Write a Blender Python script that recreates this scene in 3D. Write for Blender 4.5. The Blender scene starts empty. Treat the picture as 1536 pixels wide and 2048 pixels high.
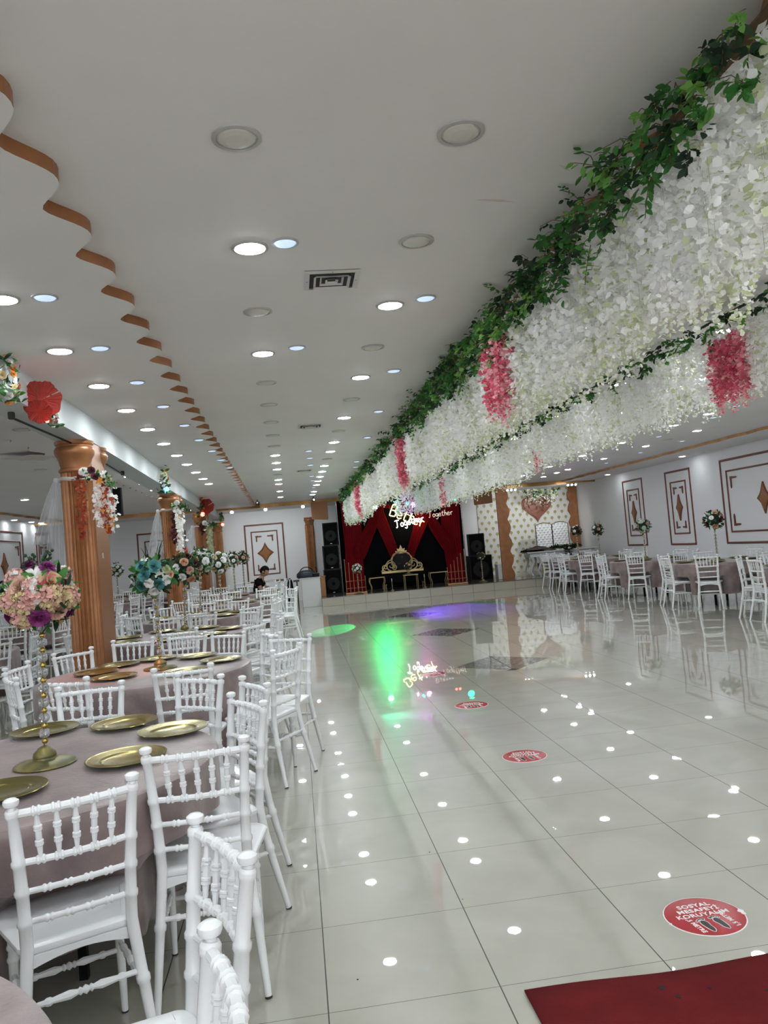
import bpy, math, random
import numpy as np
from mathutils import Vector, Matrix, Euler
random.seed(7); rng = np.random.default_rng(11)
PI = math.pi; D = bpy.data; C = bpy.context.scene.collection
sc = bpy.context.scene

# ------------------------------------------------------------------ materials
def mat(name, col=(.8,.8,.8), rough=.5, metal=0, spec=.5, coat=0, coatr=.03, emit=None, es=0, trans=0, alpha=1, sheen=0, ior=1.5, noise=None, bump=None, sss=0):
    m = D.materials.new(name); m.use_nodes = True
    nt = m.node_tree; b = nt.nodes['Principled BSDF']
    b.inputs['Base Color'].default_value = (*col, 1); b.inputs['Roughness'].default_value = rough
    b.inputs['Metallic'].default_value = metal; b.inputs['Specular IOR Level'].default_value = spec
    b.inputs['Coat Weight'].default_value = coat; b.inputs['Coat Roughness'].default_value = coatr
    b.inputs['IOR'].default_value = ior; b.inputs['Transmission Weight'].default_value = trans
    b.inputs['Alpha'].default_value = alpha; b.inputs['Sheen Weight'].default_value = sheen
    if emit: b.inputs['Emission Color'].default_value = (*emit, 1); b.inputs['Emission Strength'].default_value = es
    if noise or bump:
        tc = nt.nodes.new('ShaderNodeTexCoord'); n = nt.nodes.new('ShaderNodeTexNoise')
        s, c2, det = noise if noise else (bump[0], None, 4)
        n.inputs['Scale'].default_value = s; n.inputs['Detail'].default_value = det
        nt.links.new(tc.outputs['Object'], n.inputs['Vector'])
        if c2 is not None:
            r = nt.nodes.new('ShaderNodeValToRGB'); r.color_ramp.elements[0].position = .35; r.color_ramp.elements[1].position = .65
            r.color_ramp.elements[0].color = (*col, 1); r.color_ramp.elements[1].color = (*c2, 1)
            nt.links.new(n.outputs['Fac'], r.inputs['Fac']); nt.links.new(r.outputs['Color'], b.inputs['Base Color'])
        if bump:
            bp = nt.nodes.new('ShaderNodeBump'); bp.inputs['Strength'].default_value = bump[1]; bp.inputs['Distance'].default_value = .01
            if noise:
                n2 = nt.nodes.new('ShaderNodeTexNoise'); n2.inputs['Scale'].default_value = bump[0]
                nt.links.new(tc.outputs['Object'], n2.inputs['Vector']); nt.links.new(n2.outputs['Fac'], bp.inputs['Height'])
            else: nt.links.new(n.outputs['Fac'], bp.inputs['Height'])
            nt.links.new(bp.outputs['Normal'], b.inputs['Normal'])
    return m

def petal_mat(name, col, c2=None, tr=.35):
    m = mat(name, col, .6, noise=(9, c2, 3) if c2 else None); nt = m.node_tree; b = nt.nodes['Principled BSDF']
    out = nt.nodes['Material Output']; t = nt.nodes.new('ShaderNodeBsdfTranslucent'); t.inputs['Color'].default_value = (*[min(1, c*1.05) for c in col], 1)
    mx = nt.nodes.new('ShaderNodeMixShader'); mx.inputs[0].default_value = tr
    nt.links.new(b.outputs[0], mx.inputs[1]); nt.links.new(t.outputs[0], mx.inputs[2]); nt.links.new(mx.outputs[0], out.inputs['Surface'])
    return m

M = {}
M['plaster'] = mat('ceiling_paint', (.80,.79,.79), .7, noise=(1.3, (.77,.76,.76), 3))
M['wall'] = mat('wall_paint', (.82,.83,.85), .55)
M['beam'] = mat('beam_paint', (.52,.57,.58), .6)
M['copper'] = mat('copper_paint', (.36,.155,.06), .38, .35, noise=(6, (.28,.115,.045), 4))
M['gold_trim'] = mat('gold_trim_paint', (.40,.21,.07), .35, .5, noise=(4, (.52,.30,.11), 3))
M['mould'] = mat('brown_moulding', (.16,.045,.03), .35)
M['bronze'] = mat('bronze_panel', (.30,.13,.05), .4, .3)
M['plastic'] = mat('white_plastic', (.80,.82,.84), .22, spec=.5)
M['rubber'] = mat('black_rubber', (.02,.02,.02), .6)
M['black'] = mat('black_satin', (.004,.004,.005), .5, spec=.2)
M['blackcloth'] = mat('black_cloth', (.004,.004,.005), .95, spec=.05)
M['gold'] = mat('charger_gold', (.27,.225,.065), .22, .75)
M['golda'] = mat('antique_gold', (.26,.22,.08), .38, .6, noise=(14, (.12,.12,.06), 4))
M['goldb'] = mat('bead_gold', (.55,.42,.12), .15, .95)
M['goldm'] = mat('throne_gold', (.46,.36,.17), .35, .7)
M['brass'] = mat('brass_rods', (.5,.27,.13), .35, .6)
M['crystal'] = mat('crystal', (.95,.97,1), .02, trans=.85, ior=1.45)
M['cloth'] = mat('mauve_cloth', (.165,.12,.12), .36, spec=.6, noise=(7, (.27,.205,.20), 7), sheen=.25, bump=(60, .15))
M['red_carpet'] = mat('red_carpet', (.165,.016,.018), .95, spec=.1, noise=(5, (.125,.013,.015), 5), bump=(300, .6))
M['redcloth'] = mat('red_cloth', (.20,.003,.008), .75, spec=.15)
M['sticker'] = mat('sticker_red', (.40,.012,.025), .25)
M['white'] = mat('print_white', (.85,.82,.82), .3)
M['ink'] = mat('print_black', (.01,.01,.01), .3)
M['lampring'] = mat('lamp_ring', (.44,.44,.43), .4)
M['lampoff'] = mat('lamp_lens_off', (.62,.60,.55), .4)
M['lamp'] = mat('lamp_lens_lit', (1,1,1), .5, emit=(.93,.985,1), es=125)
M['pane'] = mat('panel_lens_lit', (.6,.7,.9), .5, emit=(.52,.68,1), es=.72)  # weak glow imitating lens ghosts of the lit lamps
M['ventw'] = mat('vent_metal', (.62,.62,.6), .5)
M['dark'] = mat('dark_void', (.03,.03,.03), .8)
M['smudge'] = mat('ceiling_stain', (.66,.60,.57), .8)
M['leaf'] = petal_mat('leaf_green', (.06,.23,.04), (.03,.14,.028), .25)
M['leafd'] = petal_mat('leaf_dark', (.016,.06,.018), (.01,.03,.014), .15)
M['leafl'] = petal_mat('leaf_light', (.20,.44,.09), (.12,.32,.06), .3)
M['stem'] = mat('vine_stem', (.38,.44,.16), .6)
M['vine'] = mat('vine_brown', (.12,.07,.03), .7)
M['pw'] = petal_mat('petal_white', (.95,.95,.93), (.97,.97,.97), .38)
M['pc'] = petal_mat('petal_cream_green', (.62,.68,.42), (.74,.78,.58), .4)
M['pp'] = petal_mat('petal_pink', (.82,.20,.30), (.72,.10,.20), .35)
M['ppl'] = petal_mat('petal_pink_light', (.90,.48,.52), None, .35)
M['blush'] = petal_mat('petal_blush', (.62,.31,.29), (.78,.52,.44), .1)
M['butter'] = petal_mat('petal_butter', (.58,.50,.22), (.66,.47,.33), .1)
M['magenta'] = petal_mat('petal_magenta', (.20,.02,.15), (.46,.09,.34), .08)
M['teal'] = petal_mat('petal_teal', (.03,.15,.16), (.12,.36,.36), .08)
M['peach'] = petal_mat('petal_peach', (.70,.36,.22), (.82,.54,.40), .1)
M['mint'] = petal_mat('petal_mint', (.62,.74,.60), (.75,.80,.72), .3)
M['burg'] = petal_mat('petal_burgundy', (.10,.012,.02), (.06,.01,.02), .2)
M['rust'] = petal_mat('petal_rust', (.36,.035,.02), (.50,.10,.03), .25)
M['orange'] = petal_mat('petal_orange', (.75,.28,.04), (.7,.4,.08), .3)
M['fan'] = petal_mat('paper_red', (.40,.07,.055), None, .3)
M['tuft'] = mat('tufted_white', (.62,.64,.66), .35)
M['white_lac'] = mat('white_lacquer', (.62,.64,.64), .3)
M['heart'] = mat('heart_copper', (.20,.05,.02), .4)
M['skin'] = mat('skin', (.28,.15,.10), .5)
M['hair'] = mat('hair', (.004,.003,.003), .7, spec=.1)
M['shirt'] = mat('shirt_black', (.004,.004,.004), .9, spec=.05)
M['jeans'] = mat('trousers_dark', (.02,.02,.03), .85)
M['fabric_grey'] = mat('grey_brown_fabric', (.10,.08,.075), .9)
M['chrome'] = mat('chrome', (.6,.6,.6), .2, .9)
M['navy'] = mat('navy_case', (.01,.015,.03), .4)
M['blue'] = mat('blue_foil', (.01,.03,.25), .3)
M['grille'] = mat('speaker_grille', (.004,.004,.004), .85, spec=.08)
for nm, c, s in (('g', (0,1,.25), 14), ('g2', (0,1,.25), 90), ('c', (.05,1,.45), 220), ('m', (.8,.05,1), 260), ('r', (1,.08,.06), 10), ('y', (1,.72,.2), 9), ('w', (1,.9,.75), 9), ('b', (.15,.45,1), 3), ('wh', (1,1,1), 18)):
    M['em_'+nm] = mat('glow_'+nm, (.02,.02,.02), .5, emit=c, es=s)
M['daylight'] = mat('window_daylight', (.1,.1,.1), .3, emit=(.96,.97,1), es=3.4)  # glow of the added, unseen fill windows
M['neon_dim'] = mat('neon_dim', (.6,.5,.45), .5, emit=(1,.8,.65), es=.6)
# tulle
def tulle():
    m = D.materials.new('tulle'); m.use_nodes = True; nt = m.node_tree; nt.nodes.clear()
    o = nt.nodes.new('ShaderNodeOutputMaterial'); t = nt.nodes.new('ShaderNodeBsdfTransparent'); d = nt.nodes.new('ShaderNodeBsdfTranslucent'); d.inputs[0].default_value = (.85,.87,.9,1)
    d2 = nt.nodes.new('ShaderNodeBsdfDiffuse'); d2.inputs[0].default_value = (.85,.87,.9,1); a = nt.nodes.new('ShaderNodeAddShader')
    mx = nt.nodes.new('ShaderNodeMixShader'); mx.inputs[0].default_value = .34
    nt.links.new(t.outputs[0], mx.inputs[1]); nt.links.new(d2.outputs[0], mx.inputs[2]); nt.links.new(mx.outputs[0], o.inputs[0]); return m
M['tulle'] = tulle()

def math_node(nt, op, a, b=None, clamp=False):
    n = nt.nodes.new('ShaderNodeMath'); n.operation = op; n.use_clamp = clamp
    for i, v in enumerate((a, b)):
        if v is None: continue
        if isinstance(v, (int, float)): n.inputs[i].default_value = v
        else: nt.links.new(v, n.inputs[i])
    return n.outputs[0]

def floor_mat():
    m = D.materials.new('polished_tile'); m.use_nodes = True; nt = m.node_tree; b = nt.nodes['Principled BSDF']
    tc = nt.nodes.new('ShaderNodeTexCoord'); sp = nt.nodes.new('ShaderNodeSeparateXYZ'); nt.links.new(tc.outputs['Object'], sp.inputs[0])
    u = math_node(nt, 'DIVIDE', math_node(nt, 'ADD', sp.outputs['X'], .01364+60), .6)
    v = math_node(nt, 'DIVIDE', math_node(nt, 'ADD', sp.outputs['Y'], -2.7228+60), .6)
    def edge(t, w):
        f = math_node(nt, 'FRACT', t); d = math_node(nt, 'MINIMUM', f, math_node(nt, 'SUBTRACT', 1, f))
        return math_node(nt, 'LESS_THAN', d, w/.6)
    j = math_node(nt, 'MAXIMUM', edge(u, .0024), math_node(nt, 'MULTIPLY', edge(v, .0017), .75))
    # per-tile random
    cu = math_node(nt, 'FLOOR', u); cv = math_node(nt, 'FLOOR', v)
    cmb = nt.nodes.new('ShaderNodeCombineXYZ'); nt.links.new(cu, cmb.inputs[0]); nt.links.new(cv, cmb.inputs[1])
    wn = nt.nodes.new('ShaderNodeTexWhiteNoise'); wn.noise_dimensions = '2D'; nt.links.new(cmb.outputs[0], wn.inputs['Vector'])
    n = nt.nodes.new('ShaderNodeTexNoise'); n.inputs['Scale'].default_value = 2.2; n.inputs['Detail'].default_value = 5; n.inputs['Distortion'].default_value = .6
    nt.links.new(tc.outputs['Object'], n.inputs['Vector'])
    r = nt.nodes.new('ShaderNodeValToRGB'); r.color_ramp.elements[0].color = (.38,.372,.315,1); r.color_ramp.elements[1].color = (.47,.46,.40,1)
    r.color_ramp.elements[0].position = .3; r.color_ramp.elements[1].position = .7
    nt.links.new(n.outputs['Fac'], r.inputs['Fac'])
    mx = nt.nodes.new('ShaderNodeMix'); mx.data_type = 'RGBA'; nt.links.new(j, mx.inputs['Factor']); nt.links.new(r.outputs['Color'], mx.inputs['A']); mx.inputs['B'].default_value = (.03,.026,.022,1)
    nt.links.new(mx.outputs['Result'], b.inputs['Base Color'])
    b.inputs['Roughness'].default_value = .30; b.inputs['Specular IOR Level'].default_value = .45
    b.inputs['Coat Weight'].default_value = 1; b.inputs['Coat Roughness'].default_value = .015; b.inputs['Coat IOR'].default_value = 1.72
    # small tilt of each tile so reflections break at the joints
    nr = nt.nodes.new('ShaderNodeNewGeometry'); sub = nt.nodes.new('ShaderNodeVectorMath'); sub.operation = 'SUBTRACT'; nt.links.new(wn.outputs['Color'], sub.inputs[0]); sub.inputs[1].default_value = (.5,.5,.5)
    sca = nt.nodes.new('ShaderNodeVectorMath'); sca.operation = 'SCALE'; nt.links.new(sub.outputs[0], sca.inputs[0]); sca.inputs['Scale'].default_value = .004
    ad = nt.nodes.new('ShaderNodeVectorMath'); ad.operation = 'ADD'; nt.links.new(nr.outputs['Normal'], ad.inputs[0]); nt.links.new(sca.outputs[0], ad.inputs[1])
    no = nt.nodes.new('ShaderNodeVectorMath'); no.operation = 'NORMALIZE'; nt.links.new(ad.outputs[0], no.inputs[0])
    nt.links.new(no.outputs[0], b.inputs['Normal']); nt.links.new(no.outputs[0], b.inputs['Coat Normal'])
    return m
M['floor'] = floor_mat()
def stage_tile():
    m = mat('stage_tile', (.40,.38,.31), .25); nt = m.node_tree; b = nt.nodes['Principled BSDF']
    tc = nt.nodes.new('ShaderNodeTexCoord'); sp = nt.nodes.new('ShaderNodeSeparateXYZ'); nt.links.new(tc.outputs['Object'], sp.inputs[0])
    f = math_node(nt, 'FRACT', math_node(nt, 'DIVIDE', math_node(nt, 'ADD', sp.outputs['X'], 60), .6)); k = math_node(nt, 'LESS_THAN', f, .016)
    mx = nt.nodes.new('ShaderNodeMix'); mx.data_type = 'RGBA'; nt.links.new(k, mx.inputs['Factor']); mx.inputs['A'].default_value = (.40,.38,.31,1); mx.inputs['B'].default_value = (.12,.11,.09,1)
    nt.links.new(mx.outputs['Result'], b.inputs['Base Color']); return m
M['stage'] = stage_tile()
M['stagetop'] = mat('stage_top', (.09,.085,.075), .2, coat=.5)
def damask():
    m = mat('damask_tile', (.03,.03,.03), .3, coat=1, coatr=.02); nt = m.node_tree; b = nt.nodes['Principled BSDF']
    tc = nt.nodes.new('ShaderNodeTexCoord'); n = nt.nodes.new('ShaderNodeTexNoise'); n.inputs['Scale'].default_value = 9; n.inputs['Detail'].default_value = 1.5; n.inputs['Distortion'].default_value = 2.5
    nt.links.new(tc.outputs['Object'], n.inputs['Vector'])
    r = nt.nodes.new('ShaderNodeValToRGB'); r.color_ramp.interpolation = 'CONSTANT'; e = r.color_ramp.elements; e[0].color = (.012,.012,.014,1); e[1].position = .52; e[1].color = (.30,.30,.28,1)
    e2 = e.new(.60); e2.color = (.03,.03,.03,1); e3 = e.new(.42); e3.color = (.16,.16,.15,1); e4 = e.new(.45); e4.color = (.015,.015,.016,1)
    nt.links.new(n.outputs['Fac'], r.inputs['Fac']); nt.links.new(r.outputs['Color'], b.inputs['Base Color']); return m
M['damask'] = damask()
def dotted():
    m = mat('dotted_wallpaper', (.62,.62,.60), .5); nt = m.node_tree; b = nt.nodes['Principled BSDF']
    tc = nt.nodes.new('ShaderNodeTexCoord'); sp = nt.nodes.new('ShaderNodeSeparateXYZ'); nt.links.new(tc.outputs['Object'], sp.inputs[0])
    P = .19
    v = math_node(nt, 'DIVIDE', math_node(nt, 'ADD', sp.outputs['Z'], 20), P); row = math_node(nt, 'FLOOR', v)
    u = math_node(nt, 'ADD', math_node(nt, 'DIVIDE', math_node(nt, 'ADD', sp.outputs['X'], 20), P*1.25), math_node(nt, 'MULTIPLY', math_node(nt, 'MODULO', row, 2), .5))
    fu = math_node(nt, 'SUBTRACT', math_node(nt, 'FRACT', u), .5); fv = math_node(nt, 'SUBTRACT', math_node(nt, 'FRACT', v), .5)
    fu = math_node(nt, 'MULTIPLY', fu, 1.25)
    d = math_node(nt, 'SQRT', math_node(nt, 'ADD', math_node(nt, 'MULTIPLY', fu, fu), math_node(nt, 'MULTIPLY', fv, fv)))
    disc = math_node(nt, 'LESS_THAN', d, .27)
    st = math_node(nt, 'MULTIPLY', math_node(nt, 'LESS_THAN', math_node(nt, 'ABSOLUTE', fu), .05), math_node(nt, 'MULTIPLY', math_node(nt, 'LESS_THAN', fv, 0), math_node(nt, 'GREATER_THAN', fv, -.45)))
    k = math_node(nt, 'MAXIMUM', disc, st)
    mx = nt.nodes.new('ShaderNodeMix'); mx.data_type = 'RGBA'; nt.links.new(k, mx.inputs['Factor']); mx.inputs['A'].default_value = (.62,.62,.60,1); mx.inputs['B'].default_value = (.34,.31,.13,1)
    nt.links.new(mx.outputs['Result'], b.inputs['Base Color']); return m
M['dots'] = dotted()

# ------------------------------------------------------------------ mesh helper
class MB:
    def __init__(s): s.v = []; s.f = []; s.m = []; s.mats = []
    def mi(s, m):
        if m not in s.mats: s.mats.append(m)
        return s.mats.index(m)
    def add(s, vs, fs, m, T=None):
        o = len(s.v)
        if T is not None: vs = [T @ Vector(v) for v in vs]
        s.v += [tuple(v) for v in vs]; s.f += [tuple(i+o for i in f) for f in fs]; s.m += [s.mi(m)]*len(fs); return s
    def box(s, a, b, m, T=None):
        (x0,y0,z0),(x1,y1,z1) = a, b
        vs = [(x0,y0,z0),(x1,y0,z0),(x1,y1,z0),(x0,y1,z0),(x0,y0,z1),(x1,y0,z1),(x1,y1,z1),(x0,y1,z1)]
        return s.add(vs, [(0,3,2,1),(4,5,6,7),(0,1,5,4),(1,2,6,5),(2,3,7,6),(3,0,4,7)], m, T)
    def bbox(s, a, b, m, r=.01, T=None):   # box with chamfered vertical and horizontal edges
        (x0,y0,z0),(x1,y1,z1) = a, b; vs = []
        for z, q in ((z0,r),(z0+r,0),(z1-r,0),(z1,r)):
            for (x,y) in ((x0+q+r,y0+q),(x1-q-r,y0+q),(x1-q,y0+q+r),(x1-q,y1-q-r),(x1-q-r,y1-q),(x0+q+r,y1-q),(x0+q,y1-q-r),(x0+q,y0+q+r)): vs.append((x,y,z))
        fs = [tuple(range(7,-1,-1)), tuple(range(24,32))]
        for k in range(3):
            for i in range(8): j = (i+1)%8; fs.append((k*8+i,k*8+j,k*8+8+j,k*8+8+i))
        return s.add(vs, fs, m, T)
    def tube(s, pts, rad, m, n=8, T=None, caps=True, flat=1):
        pts = [Vector(p) for p in pts]; N = len(pts)
        if not hasattr(rad, '__len__'): rad = [rad]*N
        vs = []; up = None
        for i, p in enumerate(pts):
            t = (pts[min(i+1,N-1)]-pts[max(i-1,0)])
            if t.length < 1e-9: t = Vector((0,0,1))
            t.normalize()
            if up is None: up = Vector((1,0,0)) if abs(t.x) < .8 else Vector((0,1,0))
            u = (up - t*up.dot(t)); u.normalize(); up = u; w = t.cross(u)
            for k in range(n):
                a = 2*PI*k/n; vs.append(p + (u*math.cos(a)+w*math.sin(a)*flat)*rad[i])
        fs = []
        for i in range(N-1):
            for k in range(n): j = (k+1)%n; fs.append((i*n+k,i*n+j,(i+1)*n+j,(i+1)*n+k))
        if caps: fs += [tuple(range(n-1,-1,-1)), tuple(range((N-1)*n,N*n))]
        return s.add(vs, fs, m, T)
    def lathe(s, prof, m, n=24, T=None, a0=0, a1=2*PI):
        full = abs(a1-a0-2*PI) < 1e-6; K = n if full else n+1; vs = []
        for r, z in prof:
            for k in range(K): a = a0+(a1-a0)*k/n; vs.append((max(r,1e-5)*math.cos(a), max(r,1e-5)*math.sin(a), z))
        fs = []
        for i in range(len(prof)-1):
            for k in range(n): j = (k+1)%K; fs.append((i*K+k,i*K+j,(i+1)*K+j,(i+1)*K+k))
        return s.add(vs, fs, m, T)
    def prism(s, poly, h, m, T=None, m2=None):   # poly in xy, extruded 0..h in z
        n = len(poly); vs = [(x,y,0) for x,y in poly]+[(x,y,h) for x,y in poly]
        s.add(vs, [tuple(range(n-1,-1,-1)), tuple(range(n,2*n))], m, T)
        return s.add(vs, [(i,(i+1)%n,n+(i+1)%n,n+i) for i in range(n)], m2 or m, T)
    def ball(s, c, r, m, n=10, T=None, sz=1):
        pr = [(math.sin(PI*i/(n//2+2))*r, -math.cos(PI*i/(n//2+2))*r*sz) for i in range(n//2+3)]
        L = Matrix.Translation(c); return s.lathe(pr, m, n, (T @ L) if T is not None else L)
    def mesh(s, name, smooth=True):
        me = D.meshes.new(name); me.from_pydata(s.v, [], s.f); me.polygons.foreach_set('material_index', s.m)
        for k in s.mats: me.materials.append(M[k])
        if smooth:
            me.shade_smooth()
            try: me.set_sharp_from_angle(angle=math.radians(38))
            except Exception: pass
        me.update(); return me
    def build(s, name, parent=None, loc=None, rz=0, smooth=True):
        o = D.objects.new(name, s.mesh(name, smooth)); C.objects.link(o)
        if parent: o.parent = parent
        if loc: o.location = loc
        if rz: o.rotation_euler.z = rz
        return o
def npmesh(name, V, F, mi, mats, smooth=False):
    V = np.asarray(V, np.float32).reshape(-1,3); F = np.asarray(F, np.int32); n, k = F.shape
    me = D.meshes.new(name); me.vertices.add(len(V)); me.vertices.foreach_set('co', V.ravel())
    me.loops.add(n*k); me.loops.foreach_set('vertex_index', F.ravel())
    me.polygons.add(n); me.polygons.foreach_set('loop_start', np.arange(0, n*k, k, dtype=np.int32))
    for q in mats: me.materials.append(M[q])
    me.polygons.foreach_set('material_index', np.asarray(mi, np.int32))
    if smooth: me.polygons.foreach_set('use_smooth', np.ones(n, bool))
    me.update(calc_edges=True); return me
def obj(name, me, parent=None, loc=None, rz=0):
    o = D.objects.new(name, me); C.objects.link(o)
    if parent: o.parent = parent
    if loc is not None: o.location = loc
    if rz: o.rotation_euler.z = rz
    return o
def tag(o, label, cat=None, group=None, kind=None):
    if label: o['label'] = label
    if cat: o['category'] = cat
    if group: o['group'] = group
    if kind: o['kind'] = kind
    return o
def thing(name, label, cat, loc=(0,0,0), rz=0, group=None):
    o = D.objects.new(name, None); C.objects.link(o); o.location = loc; o.rotation_euler.z = rz; o.empty_display_size = .1
    return tag(o, label, cat, group)
def dup(root, loc, rz=0, label=None, group=None):
    r = root.copy(); C.objects.link(r); r.location = loc; r.rotation_euler = (0,0,rz)
    if label: r['label'] = label
    if group: r['group'] = group
    for ch in list(root.children):
        c = ch.copy(); C.objects.link(c); c.parent = r
        for g in list(ch.children):
            d = g.copy(); C.objects.link(d); d.parent = c
    return r
def struct(o, label=None): o['kind'] = 'structure'; (label and o.__setitem__('label', label)); return o
def Tm(loc=(0,0,0), rot=(0,0,0), s=1): return Matrix.Translation(loc) @ Euler(rot).to_matrix().to_4x4() @ Matrix.Scale(s, 4)

# ------------------------------------------------------------------ room shell
X0, X1, Y0, Y1, CZ, LZ = -7.3, 9.4, -4.0, 24.9, 3.04, 2.985
struct(MB().box((X0-.2,Y0-.2,-.2),(X1+.2,Y1+.2,0),'floor').build('floor', smooth=False))
struct(MB().box((X0-.2,Y0-.2,CZ),(X1+.2,Y1+.2,CZ+.2),'plaster').build('ceiling', smooth=False))
struct(MB().box((X0-.2,Y0-.2,0),(X0,Y1+.2,CZ),'wall').build('wall_left', smooth=False))
struct(MB().box((X1,Y0-.2,0),(X1+.2,Y1+.2,CZ),'wall').build('wall_right', smooth=False))
struct(MB().box((X0,Y1,0),(X1,Y1+.2,CZ),'wall').build('wall_back', smooth=False))
struct(MB().box((X0,Y0-.2,0),(X1,Y0,CZ),'wall').build('wall_front', smooth=False))

def scallop(xe, sl, amp, y0, y1, yb, P, sgn, n=14):
    """wavy edge, running in y; sgn=+1: bulges towards +x"""
    out = []; N = int((y1-y0)/P*n)
    for i in range(N+1):
        y = y0+(y1-y0)*i/N; c = math.cos(PI*(y-yb)/P); q = math.sqrt(c*c+.03); q = .55*q+.45*(.5+.5*math.cos(2*PI*(y-yb)/P))
        out.append((xe+sl*(y-yb)-sgn*amp*(1-min(q,1)), y))
    return out
def lowered(name, edgeA, edgeB, z=LZ, edge='gold_trim', thick=None):
    """lowered ceiling slab between two polylines (A left, B right), both running up in y"""
    poly = edgeB + edgeA[::-1]; n = len(poly); h = (CZ-z) if thick is None else thick
    b = MB(); vs = [(x,y,z) for x,y in poly]+[(x,y,z+h) for x,y in poly]
    b.add(vs, [tuple(range(n-1,-1,-1))], 'plaster'); b.add(vs, [(i,(i+1)%n,n+(i+1)%n,n+i) for i in range(n)], edge)
    return struct(b.build(name, smooth=False))
beamR = lambda y: np.interp(y, [-4, 7.5, 14, 20, 24.9], [-1.72, -1.795, -1.98, -2.12, -2.2])
ys = [-4, 7.5, 14, 20, 23.1]
A_edge = scallop(-.735, -.0148, .135, -3.9, 23.1, 2.375, .485, 1)
lowered('ceiling_panel_left', [(beamR(y)-.02, y) for y in ys], A_edge, edge='copper')
lowered('ceiling_panel_centre', scallop(1.44, 0, .08, -3.9, 21, 2.4, .485, -1), scallop(3.06, 0, .08, -3.9, 21, 2.4, .485, 1), edge='copper')
lowered('ceiling_panel_side', scallop(-2.92, -.004, .10, -3.9, 23.1, 2.6, .56, -1), [(beamR(y)-.26, y) for y in ys])
lowered('ceiling_panel_right', scallop(8.3, 0, .05, -3.9, 23.1, 2, .9, -1), [(X1, -3.9), (X1, 23.1)], edge='gold_trim')
lowered('ceiling_panel_far_left', [(X0, -3.9), (X0, 23.1)], scallop(-6.6, 0, .05, -3.9, 23.1, 2, .9, 1), edge='gold_trim')
# back soffit with a shallow scalloped gold edge
e = [(x, 23.1+.05*abs(math.sin(PI*x/.9))) for x in np.linspace(X0, X1, 200)]
b = MB(); poly = e+[(X1,Y1),(X0,Y1)]; n = len(poly); z = 2.93
vs = [(x,y,z) for x,y in poly]+[(x,y,CZ) for x,y in poly]
b.add(vs, [tuple(range(n))], 'plaster').add(vs, [(i,(i+1)%n,n+(i+1)%n,n+i) for i in range(n)], 'gold_trim'); struct(b.build('ceiling_panel_back', smooth=False))
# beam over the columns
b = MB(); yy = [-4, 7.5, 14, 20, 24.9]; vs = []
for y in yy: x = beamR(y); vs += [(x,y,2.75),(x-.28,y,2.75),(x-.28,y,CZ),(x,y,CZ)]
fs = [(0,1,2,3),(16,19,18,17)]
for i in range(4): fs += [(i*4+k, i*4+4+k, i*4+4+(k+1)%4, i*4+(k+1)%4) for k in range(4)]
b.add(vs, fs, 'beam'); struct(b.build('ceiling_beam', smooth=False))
# unseen windows added behind the photographer as glowing fill light
for i, x in enumerate((-5.0, -.9, 3.2, 7.2)):
    b = MB(); y = Y0+.01
    for a, c in (((x-1.5,y,.55),(x+1.5,y+.06,.62)),((x-1.5,y,2.63),(x+1.5,y+.06,2.70)),((x-1.5,y,.62),(x-1.43,y+.06,2.63)),((x+1.43,y,.62),(x+1.5,y+.06,2.63)),((x-.03,y,.62),(x+.03,y+.06,2.63))): b.box(a, c, 'white_lac')
    o = struct(b.build(f'window_{i+1}', smooth=False)); MB().box((x-1.43,y,.62),(x+1.43,y+.01,2.63),'daylight').build('pane', o, smooth=False)  # added unseen fill window; its pane only carries the fill glow
# stain marks on the ceiling
for (x,y,l,w,a,lab) in ((1.0,3.28,.085,.010,.2,'faint brown smear mark on the main ceiling'),(1.22,3.0,.04,.006,.7,'small scuff mark near the flower garland')):
    b = MB(); b.prism([(l*math.cos(t)*(1+.2*math.sin(3*t)), w*math.sin(t)*(1+.3*math.cos(5*t))) for t in np.linspace(0,2*PI,20)[:-1]], .001, 'smudge'); o = b.build('ceiling_stain', loc=(x,y,CZ-.001), rz=a); struct(o)
b = MB(); b.prism([(.28*math.cos(t)*(1+.3*math.sin(4*t)), .22*math.sin(t)*(1+.3*math.cos(5*t))) for t in np.linspace(0,2*PI,30)[:-1]], .002, 'smudge'); struct(b.build('ceiling_stain', loc=(-3.1,9.9,LZ-.002)))

# ------------------------------------------------------------------ ceiling lights
def lamp_mesh(kind, R=.088):
    ring = MB().lathe([(R*.80,-.001),(R*.84,-.008),(R,-.006),(R*1.0,0)], 'lampring', 28).mesh('ring')
    lens = MB().lathe([(0,-.016),(R*.45,-.014),(R*.72,-.009),(R*.83,-.001)], kind, 24).mesh('lens', False); return ring, lens
M['lampdim'] = mat('lamp_lens_soft', (1,1,1), .5, emit=(.93,.985,1), es=45); le3 = lamp_mesh('lampdim')[1]
rg, le = lamp_mesh('lamp'); rg2, le2 = lamp_mesh('lampoff'); pr_, pl_ = lamp_mesh('pane', .066)  # pr_, pl_: ring and lens of the added lens ghost discs
nL = {}
def downlight(x, y, z, on, where):
    s = 'lit round white ceiling light' if on else 'unlit round ceiling light with grey ring'
    nL[where] = nL.get(where, 0)+1
    t = thing('ceiling_light', f'{"lit" if on else "unlit ringed"} round ceiling light, {ORD[min(nL[where],len(ORD))-1]} {where}', 'ceiling light', (x,y,z), 0, ('lit' if on else 'unlit')+' ceiling lights '+where)
    obj('ring', rg if on else rg2, t); obj('lens', (le3 if 'left wall' in where or 'right wall' in where else le) if on else le2, t)
ORD = ['first','second','third','fourth','fifth','sixth','seventh','eighth','ninth','tenth','eleventh','twelfth','thirteenth','fourteenth','fifteenth','sixteenth','seventeenth','eighteenth','nineteenth','twentieth','last']
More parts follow.
